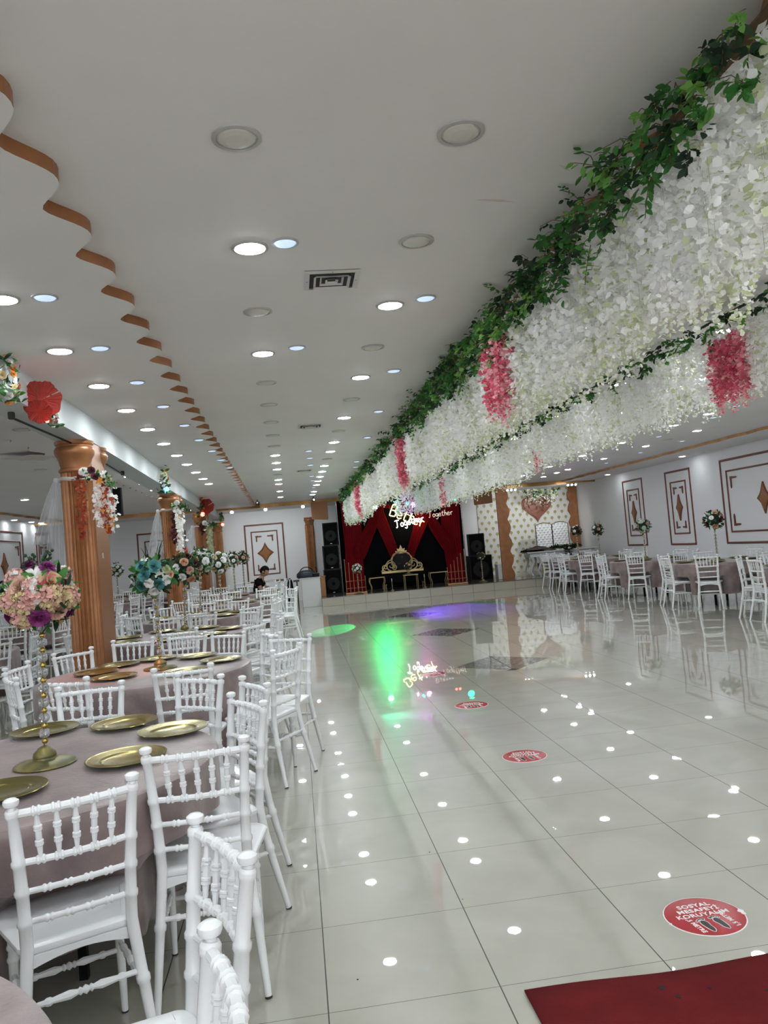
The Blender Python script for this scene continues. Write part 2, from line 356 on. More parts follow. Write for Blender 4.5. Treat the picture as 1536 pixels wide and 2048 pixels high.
for k in range(19):
    y = 2.706+k*1.0+(.06 if k > 5 else 0)
    if k not in (15,17): downlight(-.06-.0102*y, y, CZ, k in (1,3,9,10,11,13,14,16,18), 'in the row left of the ceiling middle')
    if k != 16: downlight(.74-.0075*y, y, CZ, k in (2,4,6,8,9,11,12,13,14,15,17,18), 'in the row beside the flower garland')
for y in (4.11,5.14,6.2,7.25,8.35,9.45,10.57,11.64,12.8,13.93,14.96): downlight(-1.33-.0125*y+.0*y, y, LZ, True, 'on the strip along the beam')
for x, y in ((-2.53,12.7),(-2.55,14.01),(-2.61,15.4),(-2.68,19.4),(-2.72,20.8),(-2.78,22.3)): downlight(x, y, LZ, True, 'behind the copper columns')
for x, y in ((-3.4,8.2),(-2.55,7.9),(-3.5,11.5),(-3.2,13.5)): downlight(x, y, CZ if x < -3.1 else LZ, False, 'on the side ceiling left of the columns')
for y in (16.9,18.2,19.5,20.88,22.2,23.0): downlight(-7.08, y, LZ, True, 'above the left wall panels')
for y in (10.52,11.56,13.54,15.5,17.6,19.8): downlight(6.07, y, CZ, True, 'in the inner row above the right tables')
for y in (12.52,14.48,16.57,18.87,19.7,20.8): downlight(6.98, y, CZ, True, 'in the outer row above the right tables')
for y in (13.6,): downlight(7.0, y, CZ, False, 'above the right tables')
for y in (9.6,16.9,21.2): downlight(9.0, y, LZ if y<23 else 2.93, True, 'along the right wall')
for x, ysl in ((2.15,(5.2,7.2,8.9,10.9,11.7,13.4,15.3,17.7,19.2)),(3.55,(3.8,5.8,7.8,9.8,11.8,13.9,16.0)),(4.45,(2.9,4.9,7.8,9.9,11.9,14.1)),(6.2,(3.7,5.7,7.4,8.6))):
    for y in ysl: downlight(x, y, LZ if x < 3 else CZ, True, {2.15:'on the strip between the garlands',3.55:'beyond the far garland',4.45:'above the dance floor',6.2:'at the near right of the ceiling'}[x])
# lights of the same rows behind the photographer
for x, y in ((-.07,1.7),(.74,1.0),(-.06,-.3),(.75,-1.2),(-1.3,3.0),(-1.3,1.9),(-1.3,.6),(-1.3,-1),(2.15,2.2),(2.15,.2),(3.6,1.2),(4.4,-.8),(-3.6,5),(-3.6,2),(-4.5,8),(-5.2,12),(-5.2,16),(-3.8,17.5),(6.2,.5),(0,-2.6),(-5.0,20.5)):
    downlight(x, y, LZ if -2.8 < x < -.9 or x == 2.15 else CZ, True, 'outside the picture')
gh = [(.07,3.66),(.13,5.59),(.32,11.52),(.35,12.42),(.38,13.46),(.45,15.5),(.49,16.52),(.56,18.43)]  # lens ghosts of the lamps, added as glowing discs on the ceiling
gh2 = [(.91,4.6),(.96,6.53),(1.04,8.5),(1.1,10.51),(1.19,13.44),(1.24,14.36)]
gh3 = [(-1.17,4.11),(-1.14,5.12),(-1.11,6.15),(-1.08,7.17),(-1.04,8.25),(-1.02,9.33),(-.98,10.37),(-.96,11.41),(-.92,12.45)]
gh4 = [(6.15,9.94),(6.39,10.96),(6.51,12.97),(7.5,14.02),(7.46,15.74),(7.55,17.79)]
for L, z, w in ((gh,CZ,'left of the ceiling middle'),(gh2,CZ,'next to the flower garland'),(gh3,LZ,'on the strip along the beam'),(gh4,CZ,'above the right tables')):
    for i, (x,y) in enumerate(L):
        t = thing('ceiling_lamp', f'added pale blue lens ghost disc, {ORD[i]} {w}', 'lens ghost disc', (x,y,z), 0, 'added lens ghost discs')
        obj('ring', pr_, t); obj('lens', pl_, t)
# vents
def vent(x, y, s, lab):
    t = thing('ceiling_vent', lab, 'vent', (x,y,CZ)); n = 4
    fr = MB()
    for k, (w, z0) in enumerate(((.15,-.004),(.10,-.022),(.065,-.012),(.035,-.014))):
        w2 = w-.028 if k == 0 else w-.014
        vs = []
        for ww, zz in ((w, z0), (w2, z0-(.006 if k == 0 else -.012))):
            vs += [(-ww*s,-ww*s,zz),(ww*s,-ww*s,zz),(ww*s,ww*s,zz),(-ww*s,ww*s,zz)]
        m = MB().add(vs, [(i,(i+1)%4,4+(i+1)%4,4+i) for i in range(4)], 'ventw')
        if k == 3: m.add([(-w2*s,-w2*s,z0+.012),(w2*s,-w2*s,z0+.012),(w2*s,w2*s,z0+.012),(-w2*s,w2*s,z0+.012)], [(0,1,2,3)], 'ventw')
        m.build('frame' if k == 0 else 'louver', t, smooth=False)
    MB().box((-.122*s,-.122*s,-.003),(.122*s,.122*s,-.001),'dark').build('opening', t, smooth=False)
    for a, b_ in ((.135,0),(-.135,0),(0,.135),(0,-.135)): MB().lathe([(0,-.011),(.004,-.009)], 'dark', 8, Tm((a*s,b_*s,0))).build('screw', t)
vent(.317, 4.2, 1, 'square white air vent nearest the camera with nested louvers')
vent(.30, 9.22, 1, 'square white air vent, second along the ceiling')
vent(.285, 14.36, 1, 'square white air vent farthest along the ceiling')

# ------------------------------------------------------------------ columns
def fluted(R, z0, z1, n=24, depth=.016, nseg=6):
    P = []
    for k in range(n*nseg):
        a = 2*PI*k/(n*nseg); t = (k % nseg)/nseg; P.append((a, R-depth*math.sin(PI*t)))
    b = MB(); N = len(P); vs = [(r*math.cos(a), r*math.sin(a), z) for z in (z0, z1) for a, r in P]
    b.add(vs, [(i,(i+1)%N,N+(i+1)%N,N+i) for i in range(N)], 'copper'); return b
cap_prof = [(.135,0),(.150,.012),(.150,.03),(.132,.045),(.132,.06),(.140,.09),(.150,.13),(.168,.16),(.178,.185),(.178,.215),(.166,.235),(.158,.24),(.158,.25),(.170,.262),(.172,.29),(0,.29)]
def column(name, x, y, ztop, R, lab, pillar=True, s=1.0):
    t = thing(name, lab, 'column', (x,y,0))
    hc = .29*s
    sh = fluted(R, .0, ztop-hc); sh.build('shaft', t)
    MB().lathe([(r*s*R/.135, z*s+ztop-hc) for r, z in cap_prof], 'copper', 36).build('capital', t)
    if pillar:
        MB().bbox((-R*.93,.02,0),(R*1.02,.50,ztop),'bronze',.004).build('pillar', t, smooth=False)
        MB().lathe([(r*s*R/.135, z*s+ztop-hc) for r, z in cap_prof], 'copper', 36, Tm((0,.5,0))).build('capital', t)
        fluted(R, .0, ztop-hc).build('shaft', t).location = (0,.5,0)
        MB().box((R*1.02,.19,1.66),(R*1.02+.004,.215,1.71),'white_lac').build('switch_plate', t, smooth=False)
    return t
column('fluted_column', -1.945, 7.42, 2.75, .135, 'large copper fluted column nearest the camera, under the white beam')
column('fluted_column', -2.135, 13.95, 2.75, .135, 'copper fluted column second from the camera under the beam')
column('fluted_column', -2.32, 20.0, 2.72, .14, 'copper fluted column third from the camera under the beam')
column('fluted_column', -2.36, 24.72, 2.66, .15, 'copper fluted column against the back wall at the end of the beam', False)
column('fluted_column', .50, 24.72, 2.60, .135, 'slim copper column on the back wall behind the white podium', False, .85)

# ------------------------------------------------------------------ wall mouldings
def moulding(loc, rz, W, H, lab, gap=.17, dw=None):
    """local: x along wall, z up, y=-out"""
    t = thing('wall_moulding', lab, 'wall moulding', loc, rz, 'brown framed wall mouldings')
    def frame(nm, w, h, bw, z0):
        b = MB(); a, c = w/2, h/2; pr = [(0,0),(.0,.014),(bw*.3,.022),(bw*.7,.022),(bw,.014),(bw,0)]
        vs = []
        for q, d in pr: vs += [(-a+q,-d,z0-c+q),(a-q,-d,z0-c+q),(a-q,-d,z0+c-q),(-a+q,-d,z0+c-q)]
        fs = [(i*4+k,i*4+(k+1)%4,i*4+4+(k+1)%4,i*4+4+k) for i in range(5) for k in range(4)]
        b.add(vs, fs, 'mould'); b.build(nm, t, smooth=False)
    frame('outer_frame', W, H, .045, 0); frame('inner_frame', W-2*gap, H-2*gap*1.12, .035, 0)
    # corner ornaments
    a, c = W/2-gap-.14, H/2-gap*1.12-.14; L = min(.26, a*.75)
    for sx in (-1,1):
        for sz in (-1,1):
            P = [(0,0),(L*.35,0),(L*.45,-.012),(L*.8,-.008),(L,-.03),(L*.8,-.05),(L*.42,-.05),(.055,-.055),(.05,-L*.42),(.05,-L*.8),(.03,-L),(.008,-L*.8),(.012,-L*.45)]
            poly = [(sx*(-a+px), sz*(c+py)) for px, py in P]
            if sx*sz < 0: poly = poly[::-1]
            b = MB(); T = Matrix(((1,0,0,0),(0,0,-1,0),(0,1,0,0),(0,0,0,1))); b.prism(poly, .02, 'mould', T); b.build('corner_ornament', t, smooth=False)
    dw = (dw or min(.22, W*.17))*1.15; dh = .33
    T = Matrix(((1,0,0,0),(0,0,-1,0),(0,1,0,0),(0,0,0,1))); b = MB()
    def star(w, h):
        out = []
        for (x0,z0),(x1,z1) in (((w,0),(0,h)),((0,h),(-w,0)),((-w,0),(0,-h)),((0,-h),(w,0))):
            for q in range(8): s_ = q/8; mx, mz = x0*(1-s_)+x1*s_, z0*(1-s_)+z1*s_; k = 1-.20*math.sin(PI*s_); out.append((mx*k, mz*k))
        return out
    for i,(s1,s2,z1,z2) in enumerate(((1,.97,0,.03),(.97,.86,.03,.045),(.86,.74,.045,.03),(.74,.70,.03,.035))):
        p1, p2 = star(dw*s1, dh*s1), star(dw*s2, dh*s2); n = len(p1)
        b.add([(x,-z1,z) for x,z in p1]+[(x,-z2,z) for x,z in p2], [(k,(k+1)%n,n+(k+1)%n,n+k) for k in range(n)], 'mould' if i == 0 else 'bronze')
    p = star(dw*.70, dh*.70); b.add([(x,-.035,z) for x,z in p]+[(0,-.045,0)], [(k,(k+1)%len(p),len(p)) for k in range(len(p))], 'bronze')
    b.build('diamond', t)
moulding((X1,20.55,1.83), -PI/2, 1.25, 1.84, 'narrow brown framed moulding with diamond on right wall, farthest one', .24, .13)
moulding((X1,18.0,1.83), -PI/2, 1.25, 1.84, 'narrow brown framed moulding on right wall, between narrow and wide frames', .24, .13)
moulding((X1,14.55,1.84), -PI/2, 3.04, 1.84, 'wide brown framed moulding on right wall, cut by picture edge', .22, .2)
moulding((X0,23.8,1.83), PI/2, 1.35, 1.78, 'narrow brown framed moulding on left wall near the corner', .22, .14)
moulding((X0,20.6,1.83), PI/2, 2.9, 1.78, 'wide brown framed moulding on left wall, at picture edge', .22, .2)
moulding((-.93,Y1,1.60), 0, 1.24, 1.84, 'brown framed moulding with diamond between back columns', .20, .23)
moulding((-4.1,Y1,1.60), 0, 1.5, 1.84, 'brown framed moulding on back wall partly behind second column', .22, .23)

# ------------------------------------------------------------------ chairs
def postx(z): return float(np.interp(z, [0,.25,.46,.60,.75,.87,.92], [.192,.172,.152,.155,.163,.172,.175]))
def posty(z): return float(np.interp(z, [0,.2,.35,.46,.60,.75,.92], [-.045,.0,.03,.04,.028,.012,-.012]))
def beaded(p0, p1, r, beads, rb, m='plastic', n=8, w=.007, bow=0):
    """straight turned rod with pairs of raised rings at fractions `beads`"""
    p0, p1 = Vector(p0), Vector(p1); L = (p1-p0).length; T = [0, 1]; R = {0: r, 1: r}; st = []
    for q in beads:
        for o in (-1.1, 1.1):
            c = q+o*w/L; st += [(c-w*.9/L, r), (c-w*.3/L, rb), (c+w*.3/L, rb), (c+w*.9/L, r)]
    st = sorted([s for s in st if 0 < s[0] < 1]); pts = [(0, r)]+st+[(1, r)]
    P = []
    for t, _ in pts: q = p0.lerp(p1, t); q.y -= bow*math.sin(PI*t); P.append(q)
    return MB().tube(P, [a for _, a in pts], m, n)
def chair_meshes(hi):
    n = 10 if hi else 6; K = {}
    for sx, nm in ((-1,'pl'),(1,'pr')):
        zs = [0,.012,.12,.22,.262,.268,.276,.284,.29,.33,.40,.46,.527,.534,.546,.553,.62,.626,.638,.645,.71,.716,.728,.735,.80,.862,.868,.872,.878,.882,.888]
        rs = []
        for z in zs:
            r = float(np.interp(z, [0,.15,.27,.45,.6,.88], [.0125,.015,.018,.019,.0185,.0165]))
            if any(abs(z-c) < .0045 for c in (.272,.280,.54,.632,.722,.875)) or z in (.534,.546,.626,.638,.716,.728,.868,.882): r += .004
            rs.append(r)
        b = MB().tube([(sx*postx(z), posty(z), z) for z in zs], rs, 'plastic', n)
        T = Tm((sx*postx(.89), posty(.89), .886))
        b.lathe([(.011,0),(.010,.008),(.020,.013),(.0235,.021),(.0225,.029),(.014,.035),(0,.037)], 'plastic', n+2, T)
        b.tube([(sx*postx(0), posty(0), -.0), (sx*postx(.006), posty(.006), .006)], .0135, 'rubber', n)
        K[nm] = b
    def rail(z, r, rb, k, bow=.0):
        return beaded((-postx(z)+.01, posty(z), z), (postx(z)-.01, posty(z), z), r, [(i+1)/(k+1) for i in range(k)], rb, n=n-2 if hi else 5, bow=bow)
    K['top_rail'] = rail(.872, .0125, .0165, 5, .018); K['r2'] = rail(.722, .0105, .0145, 5, .018); K['r3'] = rail(.632, .0095, .013, 4, .012); K['r4'] = rail(.54, .0095, .013, 4, .008)
    for i in range(5):
        f = (i+1)/6*2-1; x0, x1 = f*(postx(.722)-.01), f*(postx(.872)-.01); bw = .018*math.sin(PI*(i+1)/6)
        p0, p1 = Vector((x0, posty(.722)-bw, .722)), Vector((x1, posty(.872)-bw, .872))
        if hi:
            pr = [(0,.0065),(.10,.0065),(.28,.009),(.30,.0125),(.335,.0125),(.35,.009),(.36,.0125),(.395,.0125),(.41,.009),(.50,.0095),(.59,.009),(.605,.0125),(.64,.0125),(.65,.009),(.665,.0125),(.70,.0125),(.72,.009),(.9,.0065),(1,.0065)]
        else: pr = [(0,.006),(.25,.008),(.36,.0125),(.45,.009),(.6,.009),(.68,.0125),(.76,.008),(1,.006)]
        K['s%d'%i] = MB().tube([p0.lerp(p1, t) for t, _ in pr], [r for _, r in pr], 'plastic', 8 if hi else 5)
    # seat
    def outline(g=0, n=5):
        P = []; 
        for cx, cy, r, a0 in ((.135,.09,.045,-PI/2),(.135,.36,.075,0),(-.135,.36,.075,PI/2),(-.135,.09,.045,PI)):
            sx = 1 if cx > 0 else -1; wx = .05 if cy > .2 else .0
            for k in range(n+1): a = a0+PI/2*k/n; P.append((cx+sx*wx*.4+(r-g)*math.cos(a)*1.0, cy+(r-g)*math.sin(a)))
        return P
    b = MB(); Ls = [(.018,.432),(.004,.436),(0,.445),(.002,.455),(.012,.461),(.05,.457)]; N = None; vs = []
    for g, z in Ls: o = outline(g, 6 if hi else 3); N = len(o); vs += [(x,y,z) for x,y in o]
    fs = [(i*N+k,i*N+(k+1)%N,(i+1)*N+(k+1)%N,(i+1)*N+k) for i in range(len(Ls)-1) for k in range(N)]
    fs += [tuple(range(N-1,-1,-1)), tuple(range((len(Ls)-1)*N, len(Ls)*N))]
    b.add(vs, fs, 'plastic'); K['seat'] = b
    ap = MB()
    for a, c in (((-.145,.05),(.145,.05)),((.145,.05),(.165,.39)),((.165,.39),(-.165,.39)),((-.165,.39),(-.145,.05))):
        A, B_ = Vector((*a,0)), Vector((*c,0)); d = (B_-A).normalized(); nn = Vector((-d.y,d.x,0))*.006
        k = 8; vs = []
        for i in range(k+1):
            p = A.lerp(B_, i/k); h = .395+.022*math.sin(PI*i/k)
            vs += [(p.x-nn.x,p.y-nn.y,h),(p.x+nn.x,p.y+nn.y,h),(p.x+nn.x,p.y+nn.y,.434),(p.x-nn.x,p.y-nn.y,.434)]
        fs = [(i*4+q,i*4+(q+1)%4,i*4+4+(q+1)%4,i*4+4+q) for i in range(k) for q in range(4)]+[(3,2,1,0),(k*4,k*4+1,k*4+2,k*4+3)]
        ap.add(vs, fs, 'plastic')
    K['apron'] = ap
    for sx, nm in ((-1,'fl'),(1,'fr')):
        zs = [0,.12,.29,.297,.305,.312,.33,.337,.345,.352,.436]; rs = [.011,.014,.0165,.0205,.0205,.016,.016,.0205,.0205,.017,.019]
        if not hi: zs, rs = [0,.3,.32,.34,.436], [.012,.016,.02,.017,.019]
        b = MB().tube([(sx*(.168+.012*(.436-z)), .375+.015*(.436-z), z) for z in zs], rs, 'plastic', n)
        b.tube([(sx*.1733,.3815,0),(sx*.1733,.3815,.006)], .012, 'rubber', n); K[nm] = b
    tp = [.18,.36,.5,.64,.82]
    def turned(p0, p1):
        p0, p1 = Vector(p0), Vector(p1)
        pr = [(0,.009),(.14,.009),(.16,.013),(.19,.013),(.21,.009),(.36,.014),(.43,.008),(.45,.013),(.47,.008),(.5,.015),(.53,.008),(.55,.013),(.57,.008),(.64,.014),(.79,.009),(.81,.013),(.84,.013),(.86,.009),(1,.009)]
        if not hi: pr = [(0,.009),(.3,.012),(.5,.014),(.7,.012),(1,.009)]
        return MB().tube([p0.lerp(p1, t) for t, _ in pr], [r for _, r in pr], 'plastic', 8 if hi else 5)
    K['st1'] = turned((-postx(.3)+.005,posty(.3),.30),(postx(.3)-.005,posty(.3),.30))
    K['st2'] = turned((-.168,.378,.22),(.168,.378,.22))
    K['st3'] = turned((-postx(.26),posty(.26),.26),(-.170,.376,.25)); K['st4'] = turned((postx(.26),posty(.26),.26),(.170,.376,.25))
    return K
def chair_root(K, label, detail):
    t = thing('banquet_chair', label, 'chair')
    if detail:
        for k, nm in (('pl','rear_leg'),('pr','rear_leg'),('fl','front_leg'),('fr','front_leg'),('seat','seat'),('apron','apron'),('top_rail','top_rail'),('r2','cross_rail'),('r3','cross_rail'),('r4','cross_rail'),('st1','stretcher'),('st2','stretcher'),('st3','stretcher'),('st4','stretcher')): K[k].build(nm, t)
        for i in range(5): K['s%d'%i].build('spindle', t)
    else:
        def J(nm, ks):
            b = MB(); 
            for k in ks: b.add(K[k].v, K[k].f, 'plastic')
            b.build(nm, t)
        J('backrest', ['top_rail','r2','r3','r4','s0','s1','s2','s3','s4']); J('seat', ['seat','apron'])
        for k in ('pl','pr'): J('rear_leg', [k])
        for k in ('fl','fr'): J('front_leg', [k])
        J('stretcher', ['st1','st2','st3','st4'])
    return t
KH, KL = chair_meshes(True), chair_meshes(False)
proto = {0: chair_root(KH, 'white spindle chair', True), 1: chair_root(KL, 'white spindle chair', False)}
used = {0: False, 1: False}; chair_pos = []
def put_chair(x, y, ang, label, group, det):
    """ang: heading (deg) the sitter looks, 0=+x"""
    rz = math.radians(ang-90)
    if not used[det]:
        o = proto[det]; used[det] = True; o.location = (x,y,0); o.rotation_euler.z = rz; o['label'] = label; o['group'] = group
    else: o = dup(proto[det], (x,y,0), rz, label, group)
    chair_pos.append((x,y,rz)); return o
def side_word(a):   # angle around table, 0 = right (+x), 90 = far
    return ['right','far right','far','far left','left','near left','near','near right'][int(((a+22.5) % 360)//45)]
seen_lab = {}
def chair_label(where, a):
    w = side_word(a); where = where.replace('table of the aisle row','aisle table').replace('table behind the copper columns','table behind the columns').replace('right table nearest the camera, with the peach bouquet','right table with the peach bouquet'); L = f'white spindle chair, {w} side of {where}'
    k = seen_lab.get(L, 0); seen_lab[L] = k+1
    if k == 1: L = f'second white chair, {w} side of {where}'
    if k == 2: L = f'third white chair, {w} side of {where}'
    return L

# ------------------------------------------------------------------ tables
TR = .785
def banquet_table(x, y, where, chairs, hem=.22, seed=0):
    t = thing('round_table', f'black-legged round table under the cloth, {where}', 'table', (x,y,0), 0, 'round banquet tables')
    MB().lathe([(0,.715),(TR-.015,.715),(TR-.01,.72),(TR-.01,.74),(TR-.015,.745),(0,.745)], 'black', 40).build('tabletop', t)
    for k in range(4):
        a = PI/4+k*PI/2; cx, cy = .36*math.cos(a), .36*math.sin(a)
        MB().box((cx-.016,cy-.016,0),(cx+.016,cy+.016,.715),'black').build('leg', t, smooth=False)
    r_ = random.Random(seed); N = 192; ph = [r_.uniform(0,6.28) for _ in range(5)]; nf = r_.choice([13,15,17])
    rings = [(0,.757),(.4,.757),(.71,.757),(.763,.756),(.783,.750),(.790,.738)]; vs = [(0,0,.757)]; rows = []
    def fold(a): return math.sin(nf*a+ph[0]+.7*math.sin(3*a+ph[1]))+.5*math.sin((nf*2-5)*a+ph[2])+.35*math.sin(5*a+ph[3])
    prof = [(r, z, 0) for r, z in rings[1:]]+[(.790-.010*q, .738-(.738-hem)*q, q) for q in (.06,.14,.25,.38,.52,.68,.84,1)]
    loc = [(math.cos(-rz), math.sin(-rz), cx-x, cy-y) for cx, cy, rz in chairs]
    for r, z, q in prof:
        row = []
        for k in range(N):
            a = 2*PI*k/N; rr = r+fold(a)*.022*q**.7
            if z < .50 and q > 0:
                for it in range(26):
                    px, py = rr*math.cos(a), rr*math.sin(a); hit = False
                    for c_, s_, ox, oy in loc:
                        dx, dy = px-ox, py-oy; lx, ly = c_*dx-s_*dy, s_*dx+c_*dy
                        if abs(lx) < .225 and -.05 < ly < .46: hit = True; break
                    if not hit: break
                    rr -= .02
            row.append(rr)
        if z < .6:
            for _ in range(3): row = [(row[k-1]+2*row[k]+row[(k+1)%N])/4 for k in range(N)]
        zz = [z + (.012*math.sin(4*2*PI*k/N+ph[4]) if q == 1 else 0) for k in range(N)]
        rows.append([(row[k]*math.cos(2*PI*k/N), row[k]*math.sin(2*PI*k/N), zz[k]) for k in range(N)])
    for rw in rows: vs += rw
    fs = [(0, 1+k, 1+(k+1)%N) for k in range(N)]
    for i in range(len(rows)-1): fs += [(1+i*N+k, 1+(i+1)*N+k, 1+(i+1)*N+(k+1)%N, 1+i*N+(k+1)%N) for k in range(N)]
    b = MB().add(vs, fs, 'cloth'); o = D.objects.new('tablecloth', b.mesh('tablecloth')); C.objects.link(o); o.location = (x,y,0)
    for p in o.data.polygons: p.use_smooth = True
    tag(o, f'mauve floor-length cloth on the {where}', 'tablecloth', 'mauve tablecloths')
    return t
# charger plate
_pr = [(0,.006)]+[(.09+.001,.006),(.105,.010)]
for i in range(14): r = .108+i*.0038; _pr += [(r, .0115+i*.0006+(.0012 if i % 2 else 0))]
_pr += [(.165,.021),(.167,.019),(.164,.0165),(.108,.004),(.09,0),(0,0)]
plate_me = MB().lathe(_pr, 'gold', 48).mesh('charger_plate')
NP = [0]
def plate(x, y, lab, rz=0):
    if NP[0] == 0: o = obj('charger_plate', plate_me)
    else: o = first_plate.copy(); C.objects.link(o)
    o.location = (x,y,.7575); NP[0] += 1; return tag(o, lab, 'plate', 'gold charger plates')
first_plate = plate(-1.338,4.19,'gold charger plate behind the stand with the pink bouquet')

# ------------------------------------------------------------------ flowers
def petal(L, W, cup, ruf, T, b, m, seg=3, back=.25):
    """petal growing along +y from origin, cupped toward +z"""
    vs = []; rows = [(0,.22),(.35,.85),(.7,1.0),(.93,.72)]; k = seg
    for i,(t,w) in enumerate(rows):
        for j in range(-1,2):
            x = j*W*w/2; y = L*t; z = cup*L*(t**2) + .25*W*w*abs(j)*(.6 if t < .9 else .2) + ruf*(random.random()-.5)*L*t
            if t > .9: z -= back*L*.25
            vs.append((x,y,z))
    fs = [(i*3+j,i*3+j+1,i*3+j+4,i*3+j+3) for i in range(3) for j in range(2)]
    b.add(vs, fs, m, T)
def bloom(kind, m, m2=None, r=.06):
    b = MB(); m2 = m2 or m
    if kind == 'rose': lay = [(.16,4,1.25,.55),(.34,5,1.05,.75),(.55,6,.8,.85),(.8,6,.5,.9),(1,7,.22,.95)]
    elif kind == 'peony': lay = [(.38,6,1.35,.55),(.5,8,1.18,.5),(.62,10,.98,.5),(.74,11,.78,.5),(.86,12,.52,.52),(.98,12,.22,.55),(1.02,10,-.1,.55)]
    elif kind == 'lily': lay = [(1,6,.35,.45),(.35,5,1.1,.25)]
    if kind == 'hydrangea':
        for i in range(44):
            z = 1-(i+.5)/44*1.2; a = i*2.39996; q = math.sqrt(max(0,1-z*z)); c = Vector((q*math.cos(a), q*math.sin(a), z))*r*random.uniform(.80,1.02)
            R = c.to_track_quat('Z','Y').to_matrix().to_4x4(); T0 = Matrix.Translation(c) @ R @ Matrix.Rotation(random.random()*6,4,'Z')
            mm = m if random.random() < .65 else m2
            for k in range(4):
                T = T0 @ Matrix.Rotation(k*PI/2,4,'Z') @ Matrix.Rotation(random.uniform(.1,.75),4,'X')
                L = r*random.uniform(.30,.40); b.add([(0,0,0),(L*.5,L*.35,.0),(L*.42,L*.95,L*.12),(-L*.42,L*.95,L*.12),(-L*.5,L*.35,0)], [(0,1,2,3,4)], mm, T)
        return b
    for li, (s, n, tilt, w) in enumerate(lay):
        for k in range(n):
            a = 2*PI*(k+.5*(li % 2))/n+random.uniform(-.12,.12)
            T = Matrix.Rotation(a,4,'Z') @ Matrix.Translation((0,r*.05*(5-li)*0,0)) @ Matrix.Rotation(tilt+random.uniform(-.1,.1),4,'X')
            petal(r*(.55+.5*s), r*1.15*w*(.5+.55*s), .12 if kind != 'lily' else -.1, .16 if kind == 'peony' else .04, T, b, m if (li+k) % 3 or m2 == m else m2)
    return b
def leafcluster(m, n=5, L=.07, W=.03):
    b = MB()
    for k in range(n):
        a = 2*PI*k/n+random.uniform(-.4,.4); T = Matrix.Rotation(a,4,'Z') @ Matrix.Rotation(random.uniform(.1,.7),4,'X')
        b.add([(0,0,0),(W*.5,L*.35,W*.15),(W*.42,L*.65,W*.15),(0,L,0),(-W*.42,L*.65,W*.15),(-W*.5,L*.35,W*.15),(0,L*.5,-W*.05)], [(0,1,6),(1,2,6),(2,3,6),(3,4,6),(4,5,6),(5,0,6)], m, T)
    return b
random.seed(3)
BM = {}
def bm_(key, f):
    if key not in BM: BM[key] = f().mesh(key)
    return BM[key]
def flower_mesh(kind, m, m2=None): return bm_(f'{kind}_{m}', lambda: bloom(kind, m, m2))
LEAFM = [leafcluster('leafd').mesh('leaf_cluster'), leafcluster('leaf').mesh('leaf_cluster'), leafcluster('leafd', 7, .06, .022).mesh('leaf_cluster')]
PAL = {
 'pink': [('peony','blush','butter',.085,4),('hydrangea','butter','blush',.075,8),('peony','magenta',None,.065,5),('hydrangea','blush','pw',.06,4),('lily','pw','blush',.06,4),('peony','butter','pp',.07,3)],
 'teal': [('rose','teal',None,.085,7),('rose','pw',None,.07,5),('lily','pw',None,.05,4),('peony','pc',None,.06,3)],
 'peach': [('rose','peach',None,.055,8),('rose','pw',None,.05,5),('rose','burg',None,.05,4),('peony','peach',None,.05,3),('rose','blush',None,.05,4)],
 'mint': [('rose','mint',None,.055,7),('rose','pw',None,.06,6),('peony','mint',None,.05,5),('lily','pw',None,.05,4)],
 'white': [('rose','pw',None,.055,12),('rose','butter',None,.05,5),('peony','pw',None,.05,5)],
 'dark': [('rose','burg',None,.055,7),('rose','pw',None,.05,6),('rose','blush',None,.05,5)],
 'blushdark': [('rose','peach',None,.055,7),('rose','burg',None,.045,5),('rose','pw',None,.045,4)],
 'greenw': [('rose','mint',None,.055,9),('rose','blush',None,.045,4),('rose','pw',None,.05,4)],
}
